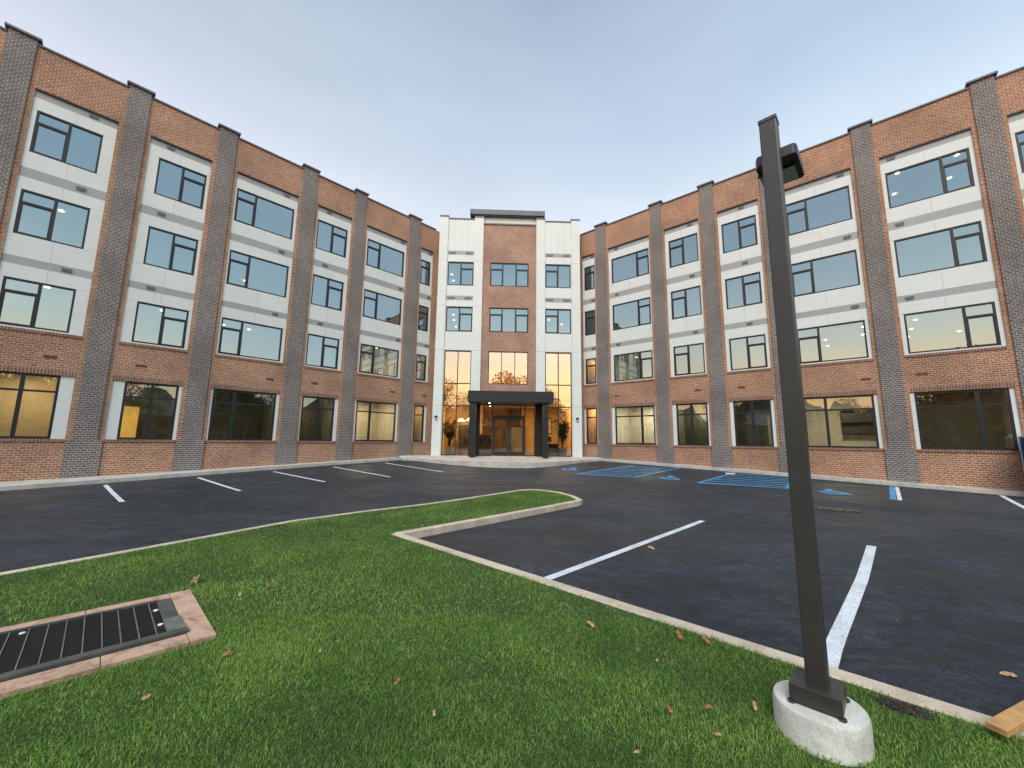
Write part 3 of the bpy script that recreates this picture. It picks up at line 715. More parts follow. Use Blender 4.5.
# canopy: box roof on two deep fins, with dark side glass
m = MB(); m.box(-1.86, 3.42, -1.75, -.11, 2.33, 3.02)
cn = part(m, 'canopy', M['blackmetal'], MWT, bevel=.01)
for a, b in ((-1.70,-1.34), (2.78,3.11)):
    m = MB(); m.box(a, b, -1.62, -1.15, -1.02, 2.33); part(m, 'canopy_column', M['blackmetal'], MWT)
for x in (-1.5, 2.9):
    m = MB(); m.box(x-.03,x+.03,-1.15,-1.08,-1.0,2.33); m.box(x-.03,x+.03,-.18,-.11,-1.0,2.33); m.box(x-.025,x+.025,-1.08,-.18,-1.0,-.93); m.box(x-.025,x+.025,-1.08,-.18,2.25,2.33)
    w = part(m, 'side_screen', M['blackmetal'], MWT)
    g = MB(); g.add([(x,-1.08,-.93),(x,-.18,-.93),(x,-.18,2.25),(x,-1.08,2.25)], [(0,1,2,3)]); part(g, 'glass_pane', M['lobbyglass'], MWT, w)
for x in (-.55,):
    m = MB(); m.lathe([(.05,0),(.05,.012)], (x,-.95,2.313), 16); part(m, 'ceiling_light', M['lamp'], MWT)

# ------------------------------------------------------------------ lights seen through the windows (recessed in the ceilings), plus added room fill
def disc(P, z, d=.09, mat='lamp'):
    d *= .7; m = MB(); m.lathe([(d,-.012),(d*.98,0)], (0,0,0), 16); c = MB()
    return m.build('ceiling_light', M[mat], bld, BI @ Matrix.Translation((P.x, P.y, z)))
for s, d, z in ((-2.11,1.57,9.1),(-2.13,1.8,5.88),(4.91,4.5,9.1),(5.08,2.9,5.88),(3.9,2.9,5.88),(11.9,1.6,5.88),(1.4,2.2,5.88)): disc(PL(s,d), z, .11 if d < 2 else .09)
for s, d, z in ((-2.4,1.15,12.58),(-2.4,3.2,12.58),(-4.28,1.18,12.58),(-4.3,3.18,12.58),(.95,4.88,5.88),(.95,6.8,5.88),(-.65,2.8,5.88),(-.65,4.68,5.88),
                (-2.5,2.79,5.88),(-2.5,4.75,5.88),(-2.5,6.68,5.88),(-4.4,6.8,5.88),(11.3,2.93,5.88),(10.0,2.93,5.88),(.87,2.8,2.48),(13.2,1.2,9.1)): disc(PR(s,d), z)
def TP(x, d): return OT + dT*x + iT*d
for x, d, z in ((-3.72,3.2,12.6),(-3.75,4.4,12.6),(-3.4,2.4,9.13),(-3.5,3.7,9.13),(-3.55,5.5,9.13),(3.75,3.1,9.13),(3.6,4.2,9.13),(4.9,4.2,9.13)): disc(TP(x,d), z, .1, 'lampw')

def area(P, z, size, watts, col):
    ld = bpy.data.lights.new('room_lamp_or_fill', 'AREA'); ld.shape = 'DISK'; ld.size = size; ld.energy = watts; ld.color = col
    o = bpy.data.objects.new('room_lamp_or_fill', ld); COL.objects.link(o); o.location = (P.x, P.y, z); return o
WARM = (1,.58,.22); SOFT = (1,.82,.52); PALE = (1,.9,.68)
LAMPS_AND_FILLS = [(PL(-2.2,2.0),2.44,.5,70,(1,.7,.36)), (PL(.75,5.3),2.44,.4,240,(1,.62,.16)), (PL(11.5,2.0),2.44,.5,110,SOFT), (PL(11.5,2.4),5.86,.5,100,SOFT),
         (PL(14.3,1.4),2.44,.3,22,WARM), (PL(14.3,1.4),5.86,.3,18,WARM), (PR(13.3,1.4),2.44,.3,45,(1,.45,.16)), (PR(13.3,1.4),5.86,.3,55,(1,.45,.16)),
         (PR(10.4,2.2),2.44,.5,130,PALE), (PR(10.4,2.6),5.86,.5,80,SOFT), (PR(.6,2.0),2.44,.5,120,PALE), (PR(3.6,5.4),2.44,.4,60,SOFT), (PR(-3.4,1.8),2.44,.4,34,PALE), (PL(4.7,1.6),2.44,.4,16,PALE), (PL(8,1.6),2.44,.4,16,PALE), (PR(7,2.6),2.44,.4,22,PALE), (PR(4.1,1.6),2.44,.4,14,PALE), (PL(1.4,1.5),2.44,.4,9,PALE),  # the weak PALE lamps are added fill for otherwise dark ground-floor rooms
         (TP(-2.7,2.6),2.56,.6,250,WARM), (TP(.7,2.6),2.56,.6,250,WARM), (TP(4.0,2.8),2.56,.6,250,WARM), (TP(-2.0,2.4),6.05,.6,70,WARM), (TP(.7,2.4),6.05,.6,70,WARM), (TP(3.6,2.4),6.05,.6,70,WARM)]
for a in LAMPS_AND_FILLS: area(*a)

# ------------------------------------------------------------------ things in and on the entrance
def rot_frame(x, d): p = TP(x, d); return p
def sconce(x, label):
    p = TP(x, -.10); o = empty('wall_light', (p.x, p.y, 1.42), math.atan2(dT.y, dT.x)); tag(o, label, 'wall light', 'lights on the white pilasters of the entrance')
    m = MB(); m.box(-.09,.09,-.10,0,-.02,.12); m.build('housing', M['blackmetal'], o, bevel=.01)
    m = MB(); m.lathe([(.075,-.10),(.09,-.02)], (0,-.06,0), 16); m.build('lamp_shade', M['potwhite'], o)
sconce(-4.0, 'small black wall light left of the entrance, on the outer white pilaster')
sconce(5.2, 'small black wall light right of the entrance, on the outer white pilaster')

def plant(x, d, label, hgt=2.3, seed=0, palm=False):
    rg = random.Random(seed); p = TP(x, d); o = empty('potted_plant', (p.x, p.y, -.98)); tag(o, label, 'potted plant', 'tall plants behind the lobby glass')
    m = MB(); m.lathe([(.24,0),(.28,.05),(.33,.55),(.30,.55),(.28,.48)], (0,0,0), 20, True, True); m.build('pot', M['potwhite'], o)
    st = MB(); lf = MB()
    for k in range(9 if palm else 6):
        a = rg.uniform(0, 6.28); top = Vector((math.cos(a)*rg.uniform(.2,.65), math.sin(a)*rg.uniform(.15,.5), hgt*rg.uniform(.6,1)))
        mid = Vector((top.x*.3, top.y*.3, top.z*.6)); st.tube([(0,0,.45), mid, top], [.02,.015,.006], 5)
        for q in range(60):
            t = rg.uniform(.25, 1); c = (mid.lerp(top, (t-.25)/.75)) if t > .25 else mid
            L = rg.uniform(.2,.42); th = rg.uniform(0,6.28); dirn = Vector((math.cos(th), math.sin(th), rg.uniform(-.6,.5))).normalized()
            w = dirn.cross(Vector((0,0,1))).normalized()*L*.22
            lf.add([c, c+dirn*L*.5+w, c+dirn*L+Vector((0,0,-.05)), c+dirn*L*.5-w], [(0,1,2,3)])
    st.build('stem', M['bark'], o); lf.build('foliage', M['plantleaf'], o)
plant(-3.2, .95, 'tall bushy green plant in a white pot behind the left lobby glass', 2.5, 3)
plant(4.35, .95, 'tall palm-like plant in a white pot behind the right lobby glass', 2.5, 5, True)
def pendant(x, d, z, label):
    p = TP(x, d); o = empty('pendant_lamp', (p.x, p.y, z)); tag(o, label, 'pendant lamp', 'white cone lamps hanging in the left part of the lobby')
    m = MB(); m.lathe([(.30,0),(.05,.20)], (0,0,0), 24, False, True); m.build('lamp_shade', M['lampw'], o)
    m = MB(); m.tube([(0,0,.2),(0,0,2.61-z)], [.008,.008], 6); m.build('cord', M['frame'], o)
pendant(-2.65, 3.0, 1.35, 'white cone pendant lamp in the lobby, nearer the left plant')
pendant(-1.98, 2.4, 1.38, 'white cone pendant lamp in the lobby, nearer the entrance canopy')
def boxthing(name, x, d, z, label, cat, parts, group=None):
    p = TP(x, d); o = empty(name, (p.x, p.y, z), math.atan2(dT.y, dT.x)); tag(o, label, cat, group)
    for (pn, mat, boxes) in parts:
        m = MB()
        for b in boxes: m.box(*b)
        m.build(pn, M[mat], o, bevel=.006)
    return o
boxthing('side_table', -2.95, 1.9, -.98, 'pale wooden side table standing behind the left lobby plant', 'table', [('tabletop','wood',[(-.5,.5,-.3,.3,.70,.75)]), ('leg','frame',[(-.47,-.43,-.27,-.23,0,.7)]), ('leg','frame',[(.43,.47,-.27,-.23,0,.7)]), ('leg','frame',[(-.47,-.43,.23,.27,0,.7)]), ('leg','frame',[(.43,.47,.23,.27,0,.7)])])
def chair(x, d, rz, label):
    o = boxthing('armchair', x, d, -.98, label, 'armchair', [('seat','fabric',[(-.32,.32,-.3,.3,.28,.46)]), ('backrest','fabric',[(-.32,.32,.22,.36,.46,.95)]), ('armrest','fabric',[(-.40,-.32,-.3,.34,.22,.64)]), ('armrest','fabric',[(.32,.40,-.3,.34,.22,.64)]),
        ('leg','frame',[(-.36,-.32,-.28,-.24,0,.24)]), ('leg','frame',[(.32,.36,-.28,-.24,0,.24)]), ('leg','frame',[(-.36,-.32,.28,.32,0,.24)]), ('leg','frame',[(.32,.36,.28,.32,0,.24)])], 'tan armchairs in the lobby')
    o.rotation_euler.z += rz
chair(-2.15, 1.3, R(20), 'tan armchair in the lobby beside the left canopy column')
chair(-3.0, 3.2, R(-30), 'tan armchair deep in the lobby under the pendant lamps')
boxthing('feature_screen', -2.2, 4.0, -.98, 'dark partition screen standing in the left part of the lobby', 'screen', [('panel','cabinet',[(-.75,.75,-.04,.04,.6,2.1)]), ('foot','frame',[(-.7,-.6,-.2,.2,0,.6)]), ('foot','frame',[(.6,.7,-.2,.2,0,.6)])])
boxthing('planter_bench', -.82, .75, -.98, 'orange wooden bench box with a black tray left of the entrance doors', 'bench', [('bench_box','wood',[(-.42,.42,-.3,.3,0,.78)]), ('tray','cabinet',[(-.36,.36,-.25,.25,.78,1.35)])])
boxthing('reception_desk', 3.45, 1.2, -.98, 'orange wooden reception desk with dark top right of the entrance', 'desk', [('desk_front','wood',[(-.7,.7,-.3,.3,0,.72)]), ('desktop','cabinet',[(-.75,.75,-.35,.35,.72,.8)])])
boxthing('desk_monitor', 3.35, 1.2, -.18, 'black monitor standing on the wooden reception desk', 'monitor', [('screen','cabinet',[(-.3,.3,-.02,.02,.12,.5)]), ('stand','cabinet',[(-.04,.04,-.03,.03,0,.12),(-.12,.12,-.1,.1,0,.015)])])
boxthing('framed_picture', 3.7, 6.13, .55, 'pale framed picture on the lobby wall above the reception desk', 'picture', [('frame','frame',[(-.7,.7,0,.05,0,1.3)]), ('canvas','picture',[(-.62,.62,-.012,0,.08,1.22)])])
boxthing('inner_door', 1.6, 6.0, -.98, 'grey inner door at the back of the lobby right of the entrance doors', 'door', [('door_leaf','louver',[(-.5,.5,0,.06,0,2.05)]), ('frame','frame',[(-.6,-.5,-.02,.08,0,2.15),(.5,.6,-.02,.08,0,2.15),(-.5,.5,-.02,.08,2.05,2.15)])])
# kitchen seen in the wide ground-floor window right of the lamp post
def rthing(name, s, d, z, label, cat, parts):
    p = PR(s, d); o = empty(name, (p.x, p.y, z), math.atan2(-dR.y, -dR.x)); tag(o, label, cat)
    for (pn, mat, boxes) in parts:
        m = MB()
        for b in boxes: m.box(*b)
        m.build(pn, M[mat], o)
rthing('kitchen_counter', -.1, 3.6, -.96, 'dark kitchen counter inside the ground-floor window right of the lamp post', 'counter', [('base_unit','cabinet',[(-.75,.75,-.3,.3,0,.88)]), ('worktop','potwhite',[(-.78,.78,-.33,.33,.88,.92)])])
rthing('wall_cabinet', -.1, 4.35, .55, 'dark open wall shelves above the kitchen counter inside the ground-floor window', 'cabinet', [('case','cabinet',[(-.75,-.7,-.2,.2,0,1.3),(.7,.75,-.2,.2,0,1.3),(-.7,.7,.15,.2,0,1.3)]), ('shelf','cabinet',[(-.7,.7,-.2,.15,.05,.09)]), ('shelf','cabinet',[(-.7,.7,-.2,.15,.62,.66)]), ('shelf','cabinet',[(-.7,.7,-.2,.15,1.25,1.3)])])
rthing('long_table', 10.2, 2.2, -.96, 'pale long table inside the ground-floor window right of the entrance tower', 'table', [('tabletop','picture',[(-1.0,1.0,-.35,.35,.88,.92)]), ('leg','frame',[(-.95,-.9,-.3,.3,0,.88)]), ('leg','frame',[(.9,.95,-.3,.3,0,.88)])])
rthing('notice_board', 11.1, 4.5, .1, 'grey framed board on the wall inside the ground-floor window right of the entrance tower', 'board', [('frame','frame',[(-.35,.35,0,.04,0,1.4)]), ('board','louver',[(-.31,.31,-.01,0,.04,1.36)])])

# ------------------------------------------------------------------ lamp post
lp = empty('lamp_post', (FOOT.x, FOOT.y, -1.70), math.atan2(kr.y, kr.x)); tag(lp, 'dark bronze square lamp post with a shoebox light on a round white concrete footing', 'lamp post')
def lpw(mb, *a, **k): return mb.build(*a, **k)
m = MB(); m.lathe([(.238,-.25),(.2385,.128),(.231,.150),(.222,.156)], (0,0,0), 56); f_ = m.build('concrete_footing', M['footing'], lp, smooth='auto')
m = MB(); m.box(-.118,.118,-.118,.118,.156,.168)
m.build('anchor_plate', M['pole'], lp)
for sx_, sy_ in ((-1,-1),(1,-1),(1,1),(-1,1)):
    m = MB(); m.lathe([(.022,0),(.022,.016)], (.122*sx_*.98,.122*sy_*.98,.154), 6); m.build('anchor_bolt', M['pole'], lp)
m = MB(); m.box(-.127,.127,-.127,.127,.170,.264); m.build('base_cover', M['pole'], lp, bevel=.004)
m = MB(); m.box(-.054,.054,-.054,.054,.20,4.035)
pole = m.build('pole', M['pole'], lp, bevel=.008)
m = MB(); m.box(-.058,.058,-.058,.058,4.03,4.06); m.build('pole_cap', M['pole'], lp, bevel=.004)
# shift of the shaft relative to the footing (it does not stand quite centred)
for ch in lp.children:
    if ch.name.startswith('pole'): ch.location = (.008,-.026,0)
head = MB()
prof = [(-.118,.12),(-.10,.075),(.13,.075),(.15,.10),(.152,.42),(.135,.45),(-.10,.45),(-.118,.42)]
head.prism(prof, 3.80, 3.885)
hd = head.build('light_head', M['pole'], lp, bevel=.006)
m = MB(); m.box(-.115,.115,.215,.42,3.792,3.799); m.build('lens', m_plain('grey_lens', (.62,.66,.66), .3), hd)
m = MB(); m.box(-.125,.125,.20,.214,3.786,3.8); m.build('lens_frame', M['pole'], hd)
m = MB(); m.box(-.04,.04,.02,.07,3.81,3.87); m.build('arm', M['pole'], lp)

# ------------------------------------------------------------------ grating in the lawn
gr = empty('drain_grating', (GP1.x, GP1.y, -1.70), math.atan2(gs.y, gs.x)); tag(gr, 'black mesh drain grating with thin bars set in a pink stamped concrete border', 'drain grating')
# local x = short axis, local y = -long axis... (long axis runs away to the left)
def gloc(l, s): return (s, -l)
# local +y = rotate(gs by 90deg) = -gl direction -> use y = -l
xq = [0,.49,.98,1.45]
slab = []
def gbox(name, l0, l1, s0, s1, z0, z1, mat, parent=gr, bevel=0): m = MB(); m.box(s0, s1, -l0, -l1, z0, z1); return m.build(name, M[mat], parent, bevel=bevel)
for (l0, l1, s0, s1) in ((0,.18,0,.72),(0,.18,.724,1.45),(.184,.80,0,.20),(.804,1.6,0,.20),(1.604,2.6,0,.20),(2.604,3.9,0,.20),(.184,.70,1.26,1.45),(.704,1.5,1.26,1.45),(1.504,2.5,1.26,1.45),(2.504,3.9,1.26,1.45)):
    gbox('border_stone', l0, l1, s0, s1, -.06, .012, 'paver', bevel=.006)
gbox('grating_base', .185, 3.9, .205, 1.255, -.08, -.002, 'mesh')
gbox('frame_angle', .165, 3.9, 1.17, 1.25, -.05, .038, 'gframe', bevel=.003)
gbox('frame_angle', .29, 3.9, .19, .225, -.05, .030, 'gframe', bevel=.003)
gbox('end_plate', .19, .30, .19, .80, -.05, .022, 'gframe', bevel=.003)
gbox('end_plate', .17, .30, .803, 1.168, -.05, .024, 'bar', bevel=.003)
m = MB()
rg = random.Random(4)
for k in range(250):   # fine mesh wires running lengthwise
    x = .23 + .94*k/250; m.box(x-.0008, x+.0008, -.302, -3.9, .010, .0125)
for k in range(700):
    l = .303 + 3.55*k/700; m.box(.228, 1.168, -l-.0008, -l+.0008, .0095, .012)
tag(m.build('wire_mesh', M['mesh'], gr))
for k in range(32):
    l = .365+.11*k; gbox('bar', l-.004, l+.004, .228, 1.168, .012, .021, 'bar')
for l, s in ((.325,.48),(.325,.90),(1.17,.30)):
    m = MB(); m.lathe([(.020,.012),(.020,.020),(.015,.022)], (s,-l,0), 14); m.build('cap_bolt', M['bolt'], gr)

# ------------------------------------------------------------------ leaves
def leaf(name, x, y, size, kind, label, rz, lobes=False, z=None):
    rg = random.Random(int(x*1000+y*77)); m = MB(); pts = []; ro = rg.uniform(0, 6.28)
    n = 22 if lobes else 12
    for k in range(n):
        a = 2*math.pi*k/n
        r = size*(.5 + .5*abs(math.cos(a))**1.2)*(1 if not lobes else (1.15 if k % 3 else .45)); r *= rg.uniform(.85,1.1)
        pts.append((r*math.cos(a)*math.cos(ro)-.75*r*math.sin(a)*math.sin(ro), r*math.cos(a)*math.sin(ro)+.75*r*math.sin(a)*math.cos(ro), size*.12*(math.sin(a)**2) + rg.uniform(0,.22)*size))
    vs = [(0,0,.0)] + pts + [(0,0,-.002)] + [(p[0],p[1],p[2]-.002) for p in pts]
    fs = [(0, 1+k, 1+(k+1) % n) for k in range(n)] + [(n+1, n+2+(k+1) % n, n+2+k) for k in range(n)]
    m.add(vs, fs); o = m.build(name, M[kind])
    o.location = (x, y, (z if z is not None else b_(y)+.026)); o.rotation_euler = (R(rg.uniform(15,38)), R(rg.uniform(-15,15)), rg.uniform(-.4,.4))
    tag(o, label, 'leaf', 'fallen leaves')
LV = [(-3.73,5.0,.085,'leafa','large lobed tan oak leaf on the grass beyond the grating corner',True), (-2.92,4.58,.04,'leafa','small tan leaf on the lawn right of the grating border',False),
 (-2.21,3.38,.045,'leafb','reddish leaf on the grass just right of the grating border',False), (-2.36,2.85,.03,'leafa','pale scrap of leaf on the grass nearest the grating',False),
 (.76,3.97,.05,'leafa','flat squarish tan leaf in the middle of the lawn near the kerb',False), (1.50,3.77,.055,'leafb','curled brown leaf touching the kerb, left one of the pair',False),
 (1.70,3.70,.045,'leafb','curled brown leaf on the kerb edge, right one of the pair',False), (1.16,3.37,.022,'leafa','tiny tan leaf on the grass below the pair by the kerb',False),
 (1.29,2.82,.030,'leafb','russet leaf on the grass halfway to the lamp post footing',False), (1.60,2.84,.032,'leafa','tan leaf on the grass just left of the lamp post footing',False),
 (1.03,2.79,.026,'leafb','dull brown leaf on the grass left of the russet one',False), (-.46,2.73,.022,'leafa','small tan leaf alone on the lawn near the bottom centre',False),
 (-.78,3.05,.024,'leafb','small dark leaf on the open lawn left of centre',False), (1.23,2.58,.02,'leafa','tiny leaf on the grass at the lower edge left of the footing',False),
 (.71,2.44,.02,'leafa','tiny pale leaf at the very bottom of the lawn',False), (-2.79,4.86,.03,'leafb','small brown leaf right of the large oak leaf',False),
 (-1.51,3.45,.022,'leafa','tiny yellowish leaf on the lawn in front of the grating',False)]
for i, (x, y, s, k, lb, lo) in enumerate(LV): leaf('fallen_leaf', x, y, s*.88, k, lb, i*1.3, lo)
leaf('fallen_leaf', 4.07, 3.52, .05, 'leafa', 'orange tan leaf lying on the asphalt at the right edge', .5, False, h_(3.5)+.012)
leaf('fallen_leaf', 2.48, 7.3, .06, 'leafa', 'pale dry leaf on the asphalt beside the nearer white line', 1.0, False, h_(7)+.012)

# ------------------------------------------------------------------ plank, soil, rubble, toilet
pk = MB(); L = 1.3
pk.box(0, L, -.045, .045, 0, .038)
o = pk.build('wooden_plank', M['plank'], bevel=.003); o.location = (2.885,2.60,-1.672); o.rotation_euler = (0, R(-3.0), R(20)); tag(o, 'fresh sawn wooden plank lying across the kerb in the bottom right corner', 'plank')
def clods(name, cx, cy, z, rx, ry, n, s0, s1, mat, label, cat, rz=0):
    rg = random.Random(n); m = MB()
    for k in range(n):
        a = rg.uniform(0, 6.28); r = rg.uniform(0,1)**.6; x = r*rx*math.cos(a); y = r*ry*math.sin(a); s = rg.uniform(s0, s1)
        bm = bmesh.new(); bmesh.ops.create_icosphere(bm, subdivisions=1, radius=s)
        vs = [(v.co.x*rg.uniform(.7,1.3)+x, v.co.y*rg.uniform(.7,1.3)+y, v.co.z*rg.uniform(.4,.9)+s*.3) for v in bm.verts]; m.add(vs, [[v.index for v in f.verts] for f in bm.faces]); bm.free()
    o = m.build(name, M[mat]); o.location = (cx, cy, z); o.rotation_euler.z = rz; tag(o, label, cat, kind='stuff')
clods('soil_clods', 2.62, 2.89, -1.722, .15, .055, 160, .006, .022, 'dirt', 'dark bare soil clods in the lawn beside the kerb right of the lamp post', 'soil', R(-43))
clods('rubble', 9.17, 11.58, h_(11.6), .60, .30, 130, .015, .055, 'stone', 'small line of brown rubble and debris on the asphalt right of the lamp post', 'rubble', R(-40))
p = PR(-4.95, -.25+.62)
p = PR(-5.0, -.75)
pt = empty('portable_toilet', (p.x, p.y, b_(p.y)), math.atan2(-dR.y, -dR.x)); tag(pt, 'blue and white portable toilet standing by the wall at the right edge', 'portable toilet')
m = MB(); m.box(-.55,.55,-.55,.55,.0,1.95)
for k in range(6):
    x = -.5+.2*k; m.box(x-.02,x+.02,-.57,-.55,.1,1.85); m.box(-.57,-.55,x-.02,x+.02,.1,1.85); m.box(.55,.57,x-.02,x+.02,.1,1.85)
m.build('cabin', M['blueplastic'], pt)
m = MB(); m.prism([(-.6,-.6),(.6,-.6),(.6,.6),(-.6,.6)], 1.95, 2.02); m.prism([(-.52,-.52),(.52,-.52),(.52,.52),(-.52,.52)], 2.02, 2.12); m.build('roof', M['whiteplastic'], pt, bevel=.02)
for sx_ in (-.56,.56):
    for sy_ in (-.56,.56):
        m = MB(); m.box(sx_-.03,sx_+.03,sy_-.03,sy_+.03,0,1.95); m.build('corner_post', M['whiteplastic'], pt)
m = MB(); m.box(-.35,.35,-.60,-.57,.12,1.82); m.build('door', M['whiteplastic'], pt)

# white paint cup on the blue hatching
p = PR(4.75,-1.15); cup = MB(); cup.box(-.2,.2,-.12,.12,0,.07); o = cup.build('concrete_block', M['footing'], bevel=.01); o.location = (p.x-.35, p.y-.25, h_(p.y-.25)+.012); o.rotation_euler.z = R(-20); tag(o, 'small pale block lying on the blue hatched marking left of the lamp post', 'block')

# ------------------------------------------------------------------ trees and a house behind the camera: they show in the glass
def tree_mesh(seed, h, crown):
    rg = random.Random(seed); tk = MB(); lf = MB(); clumps = []
    tk.tube([(0,0,0),(.05*h*rg.uniform(-.3,.3),0,h*.35),(0,0,h*.75)], [.035*h,.025*h,.008*h], 8)
    for k in range(9):
        a = rg.uniform(0,6.28); z0 = h*rg.uniform(.28,.6); e = Vector((math.cos(a)*crown*rg.uniform(.4,.85), math.sin(a)*crown*rg.uniform(.4,.85), z0+h*rg.uniform(.1,.3)))
        tk.tube([(0,0,z0), e*.5+Vector((0,0,z0*.5+.2)), e], [.014*h,.009*h,.003*h], 6); clumps.append((e, crown*rg.uniform(.25,.42)))
    for k in range(12):
        a = rg.uniform(0,6.28); r = crown*rg.uniform(0,.65); clumps.append((Vector((r*math.cos(a), r*math.sin(a), h*rg.uniform(.42,.93))), crown*rg.uniform(.22,.42)))
    for c, r in clumps:
        for q in range(230):
            d = Vector((rg.gauss(0,1), rg.gauss(0,1), rg.gauss(0,.8))); d = d.normalized()*r*rg.uniform(.3,1)**.5; p = c+d; s = rg.uniform(.07,.17)
            u = Vector((rg.gauss(0,1), rg.gauss(0,1), rg.gauss(0,1))).normalized(); w = u.orthogonal().normalized()
            lf.add([p-u*s, p+w*s*.6, p+u*s, p-w*s*.6], [(0,1,2,3)])
    return tk, lf
def treeline():
    rg = np.random.default_rng(5); mb = MB(); vs = []; fs = []; nA = 260; nZ = 7
    for i in range(nA+1):
        a = R(-28 - 304*0) + (math.pi+R(56))*-i/nA + R(0); cx, cy = 0, 0
        r = 62+4*math.sin(i*.37)+3*math.sin(i*1.13); H = 11.5+2.5*math.sin(i*.21)+1.6*math.sin(i*.83+1)+rg.uniform(-.8,.8)
        a = R(28) - (math.pi+R(56))*i/nA
        for k in range(nZ+1):
            t = k/nZ; rr = r - 2.5*math.sin(t*math.pi)+rg.uniform(-.7,.7); vs.append((rr*math.cos(a), rr*math.sin(a)+4, -2.2+H*t+rg.uniform(-.3,.3)*(k>0)))
    for i in range(nA):
        for k in range(nZ):
            q = i*(nZ+1)+k; fs.append((q, q+1, q+nZ+2, q+nZ+1))
    mb.add(vs, fs); o = mb.build('far_trees', M['leafgreen']); tag(o, 'dark distant tree line around the site, mirrored in the lower windows', 'trees', kind='stuff')
M['leafgreen'] = m_plain('tree_leaf_green', (.07,.10,.025), .6, .5, 1.5)
def m_leaf(name, col):
    t = NT(name); a = t.noise(t.coord(), 1.5, 4); c = t.ramp(a, [(.3, tuple(x*.5 for x in col)), (.7, col)]); t.base(c)
    tr = t.node('ShaderNodeBsdfTranslucent'); t.link(c, tr.inputs[0]); mx = t.node('ShaderNodeMixShader'); mx.inputs[0].default_value = .5
    t.link(t.b.outputs[0], mx.inputs[1]); t.link(tr.outputs[0], mx.inputs[2]); t.link(mx.outputs[0], t.out.inputs[0]); return t.mat
M['leafautumn'] = m_leaf('tree_leaf_autumn', (.55,.22,.04))
treeline()
protos = []
for i, (sd, h, cr_, mt) in enumerate(((1,10,3.6,'leafautumn'), (2,12,4.2,'leafgreen'), (3,8,3.2,'leafgreen'))):
    tk, lf = tree_mesh(sd, h, cr_); t_ = empty('tree', (0,0,0)); tk.build('trunk', M['bark'], t_); lf.build('crown', M[mt], t_); protos.append(t_)
spots = [(-24,-30),(-16,-34),(-7,-30),(1,-36),(7,-31),(14,-35),(22,-30),(31,-26),(38,-17),(44,-8),(48,3),(-32,-24),(-39,-15),(-45,-6),(-48,6),(34,-34),(-33,-37),(52,-14),(-12,-44),(10,-46),(36,4),(40,12),(30,-8),(-34,2),(-38,12),(-30,-10),(-20,-24),(18,-25),(-4,-40),(26,-36),(9,-25),(3.5,-27),(-10,-25)]
spots_near = {(9,-25),(3.5,-27),(-10,-25)}
names = ['autumn tree with orange leaves across the street behind the viewer', 'tall green tree across the street behind the viewer', 'low green tree across the street behind the viewer']
for i, (x, y) in enumerate(spots):
    k = 0 if (x, y) in spots_near or (abs(x) < 20 and y < -28 and i % 2 == 0) else (i*7) % 3; t_ = protos[k] if i < 3 and False else copy_tree(protos[k]); t_.location = (x, y, -1.9); t_.rotation_euler.z = i*1.7; s = (.8+.35*((i*37) % 10)/10)*(1.45 if -5 < x < 20 and y < -28 else 1.5 if (x, y) in spots_near else 1); t_.scale = (s, s, s*(.9+.2*((i*13) % 7)/7))
    tag(t_, names[k], 'tree', 'trees across the street mirrored in the glass')
for t_ in protos:
    for ch in list(t_.children): bpy.data.objects.remove(ch)
    bpy.data.objects.remove(t_)
def house(x, y, rz, label, w=11, d=8, h=5.5):
    o = empty('house', (x, y, -1.9), rz); tag(o, label, 'house', 'houses across the street mirrored in the glass')
    m = MB(); m.box(-w/2,w/2,-d/2,d/2,0,h); m.add([(-w/2,-d/2,h),(-w/2,d/2,h),(-w/2,0,h+2.6),(w/2,-d/2,h),(w/2,d/2,h),(w/2,0,h+2.6)], [(0,2,1),(3,4,5)]); m.build('wall', M['fabric'], o)
    m = MB(); e = .4
    for s in (-1, 1): m.add([(-w/2-e,s*(d/2+e),h-.35),(w/2+e,s*(d/2+e),h-.35),(w/2+e,0,h+2.75),(-w/2-e,0,h+2.75),(-w/2-e,s*(d/2+e),h-.15),(w/2+e,s*(d/2+e),h-.15),(w/2+e,0,h+2.95),(-w/2-e,0,h+2.95)], [(0,1,2,3),(4,5,6,7),(0,1,5,4),(1,2,6,5),(3,0,4,7)])
    m.build('roof', M['coping'], o)
    for s in (-1,1):
        for q in (-3,0,3):
            for zz in (1,3.6): m = MB(); m.box(q-.55,q+.55,s*d/2-.04,s*d/2+.04,zz,zz+1.3); m.build('window', M['frame'], o)
house(40, -24, R(60), 'gabled house beyond the trees to the right, behind the viewer'); house(-40, -28, R(-50), 'gabled house beyond the trees to the left, behind the viewer'); house(-3, -48, 0, 'gabled house straight behind the viewer across the street')

# ------------------------------------------------------------------ sky, sun
VEIL = 7.4
SUN_EL, SUN_AZ = 48.0, 190.0    # degrees; compass azimuth measured from +Y towards +X (behind the viewer)
world = bpy.data.worlds.new('World'); scene.world = world; world.use_nodes = True
wn = world.node_tree.nodes; wl = world.node_tree.links; bg = wn['Background']
sky = wn.new('ShaderNodeTexSky'); sky.sky_type = 'NISHITA'; sky.sun_disc = False; sky.sun_elevation = R(SUN_EL); sky.sun_rotation = R(SUN_AZ)
sky.altitude = 50; sky.air_density = 1.0; sky.dust_density = 1.5; sky.ozone_density = 1.5
